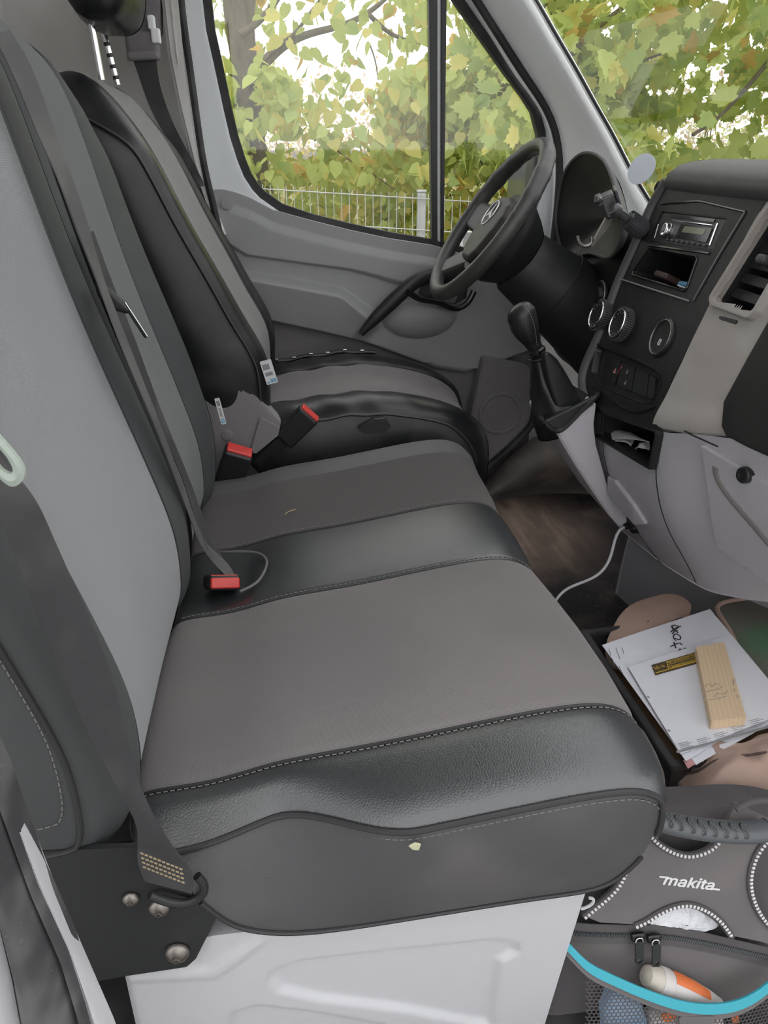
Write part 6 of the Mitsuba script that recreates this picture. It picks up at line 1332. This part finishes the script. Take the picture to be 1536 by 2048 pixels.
tree('linden_tree', 'leaning linden tree with dark forked trunk seen through the large side window', t1, L1, rng.uniform(.07, .125, len(L1)), leaf_mesh(HEART),
     ['leaf_green', 'leaf_deep', 'leaf_yellow', 'leaf_orange'], [.62, .13, .22, .03], rng)
# a maple in front of the van, seen through the windscreen
t2 = [('trunk', [(1.706,6.3,3.0918),(1.823,6.3,2.305),(1.8833,6.3,1.9586),(1.9621,6.3,1.7476),(2.0362,6.3,1.5289),(2.1462,6.3,1.1347),(2.288,6.3,.5686),(2.435,6.3,-.1301),(2.5299,6.3,-.6369)], [.11, .11, .11, .10, .09, .09, .10, .11, .12]),
      ('branch', [(1.9538,6.1,1.5427),(2.0668,6.1,1.5807),(2.1329,6.1,1.4825),(2.1733,6.1,1.357)], [.035, .03, .02, .01]),
      ('branch', [(1.8985,5.9,1.5783),(2.0272,5.9,1.6268),(2.1203,5.9,1.7328),(2.2804,5.9,1.8499),(2.4301,5.9,2.021)], [.03, .026, .02, .016, .012]),
      ('branch', [(1.9722,5.8,1.4878),(2.1504,5.8,1.4658),(2.3239,5.8,1.4911),(2.4907,5.8,1.5636),(2.696,5.8,1.6128)], [.014, .012, .01, .008, .006]),
      ('branch', [(2.102,5.8,1.2789),(2.2195,5.8,1.3404),(2.3678,5.8,1.4319),(2.5061,5.8,1.463)], [.012, .01, .008, .005]),
      ('branch', [(2.6797,5.4,1.0878),(2.8195,5.4,1.1768),(2.9633,5.4,1.3228),(3.126,5.4,1.5222)], [.012, .012, .014, .016])]
L2 = crown(rng, 4000, [((3.0, 5.6, 1.9), (1.8, .8, .95), 5), ((2.2, 6.0, 1.25), (.9, .6, .4), 1.5), ((3.9, 5.0, 1.6), (.9, .5, .5), 1.2)],
           [((1.8278,5.9,1.7288), (.10, 1.0, .25)), ((2.7751,5.6,1.4064), (.26, 1.3, .07)), ((2.9079,5.6,1.5381), (.14, 1.3, .10)), ((2.2761,5.6,1.2409), (.24, 1.3, .11)), ((3.1108,5.6,1.1534), (.42, 1.3, .10)), ((2.7664,5.6,1.0601), (.5, 1.3, .08)), ((2.3638,5.6,1.5889), (.12, 1.3, .06)), ((1.8859,5.6,1.6389), (.06, 1.3, .14))], 1.5, .38)
tree('maple_tree', 'green maple tree with lobed leaves seen through the windscreen', t2, L2, rng.uniform(.09, .165, len(L2)), leaf_mesh(MAPLE),
     ['leaf_green', 'leaf_deep', 'leaf_yellow', 'leaf_orange'], [.56, .28, .135, .025], rng, .35)
# a small orange-leaved tree between them
t3 = [('trunk', [(1.8989,7.4,2.7862),(1.9652,7.4,2.1217),(2.0354,7.4,1.5429),(2.1049,7.4,.9973),(2.1632,7.4,.4973),(2.2637,7.4,-.5069)], [.03, .035, .04, .04, .045, .05]), ('branch', [(1.9918,7.2,1.3803),(1.8114,7.2,1.4902),(1.6308,7.2,1.6697),(1.5365,7.2,1.8798)], [.02, .016, .012, .008]), ('branch', [(1.9947,7.2,1.4547),(1.8346,7.2,1.7786),(1.7353,7.2,2.0204),(1.7024,7.2,2.2218)], [.018, .014, .01, .008]),
      ('branch', [(1.3413,7.2,1.5592),(1.4722,7.2,1.451),(1.6496,7.2,1.3224),(1.8286,7.2,1.2288)], [.006, .008, .01, .012])]
L3 = crown(rng, 800, [((1.6, 7.4, 1.9), (.8, .5, 1.0), 3), ((1.5, 7.1, 1.2), (.6, .4, .4), 1)], [((1.4114,7.2,1.3769), (.12, 1.2, .14)), ((1.4614,7.2,1.7035), (.12, 1.2, .1))], 1.6, .40)
tree('young_maple_tree', 'slender maple with yellow and orange leaves behind the front quarter window', t3, L3, rng.uniform(.10, .16, len(L3)), leaf_mesh(MAPLE),
     ['leaf_green', 'leaf_yellow', 'leaf_orange'], [.5, .34, .16], rng, .4)
def shrub(name, label, c, half, n, size, mats, weights, shape=SMALL, stems=5):
    k = thing(name, label, 'shrub')
    p = rng.normal(0, .45, (n, 3)); p = p[(np.abs(p) < 1).all(1)]; pos = ARR(c) + ARR(half) * p
    for _ in range(stems):
        a = ARR([c[0] + rng.uniform(-.5, .5) * half[0], c[1] + rng.uniform(-.3, .3) * half[1], -.66]); b = a + [rng.uniform(-.3, .3), 0, c[2] - a[2] + half[2] * .5]
        add('stem', tube([a, (a + b) / 2 + [.04, 0, 0], b], [.02, .014, .006], 6), 'bark', k, smooth=True)
    M = scatter(shape, pos, rng.uniform(*size, len(pos)), rng, .1); which = rng.choice(len(mats), len(pos), p=weights)
    for j, m in enumerate(mats):
        if (which == j).any():
            add('foliage', merged(leaf_mesh(shape), M[which == j]), m, k, smooth=True, kind='stuff')
shrub('hedge_shrub', 'low yellow-green shrub close behind the left end of the fence', (-1.0, 7.0, .25), (1.2, .6, .75), 3000, (.05, .10), ['leaf_green', 'leaf_yellow'], [.45, .55], HEART)
shrub('hedge_shrub', 'green-yellow shrub behind the middle of the fence', (.75, 6.9, .3), (1.2, .6, .75), 3200, (.05, .10), ['leaf_green', 'leaf_yellow'], [.55, .45], HEART)
shrub('hedge_shrub', 'yellow shrub behind the fence next to the steering wheel', (2.3, 6.3, .3), (1.1, .6, .75), 3000, (.05, .10), ['leaf_green', 'leaf_yellow', 'leaf_orange'], [.4, .5, .1], HEART)
shrub('dry_shrub', 'brownish autumn shrub far behind the linden tree', (-.6, 12.5, .75), (2.6, 1.0, 1.3), 5000, (.05, .10), ['leaf_dry', 'leaf_pale', 'leaf_yellow'], [.4, .4, .2])
shrub('dry_shrub', 'pale beige autumn shrub far behind the middle of the side window', (2.2, 12.5, .8), (2.0, 1.0, 1.4), 4500, (.05, .10), ['leaf_dry', 'leaf_pale', 'leaf_yellow'], [.3, .45, .25])
shrub('dry_shrub', 'pale thin shrub far behind the round sticker on the windscreen', (5.4, 11.0, .8), (2.2, 1.0, 1.4), 5500, (.04, .09), ['leaf_dry', 'leaf_pale', 'leaf_green'], [.25, .5, .25])
shrub('rust_shrub', 'rust-red leaved shrub low at the right edge of the windscreen', (3.9, 5.4, .95), (.5, .3, .30), 130, (.10, .2), ['leaf_orange', 'leaf_dry'], [.6, .4], SMALL, 3)
shrub('hedge_shrub', 'green-yellow shrub low behind the windscreen and dashboard', (4.0, 7.2, .2), (1.6, .7, .8), 3600, (.06, .12), ['leaf_green', 'leaf_yellow', 'leaf_deep'], [.5, .3, .2], HEART)
# exterior mirror of the far door
mat('mirror_glass', (0.30, 0.32, 0.31), 0.05, None, metallic=1.0)
mr = thing('door_mirror', 'black exterior mirror of the far door, glimpsed through the steering wheel', 'mirror')
add('housing', place(rbox(.05, .18, .24, .02), (.7219,2.42,.8843), (1, 0, 0), (0, 1, 0)), 'black_plastic', mr)
add('glass', place(rbox(.004, .15, .19, .0015), ARR((.7219,2.42,.8843)) - [.028, 0, 0], (1, .35, 0), (-.35, 1, 0)), 'mirror_glass', mr)
add('arm', tube([(.7059,2.22,.8488),(.7165,2.3,.8434),(.7164,2.4,.8438)], .02, 10), 'black_plastic', mr)
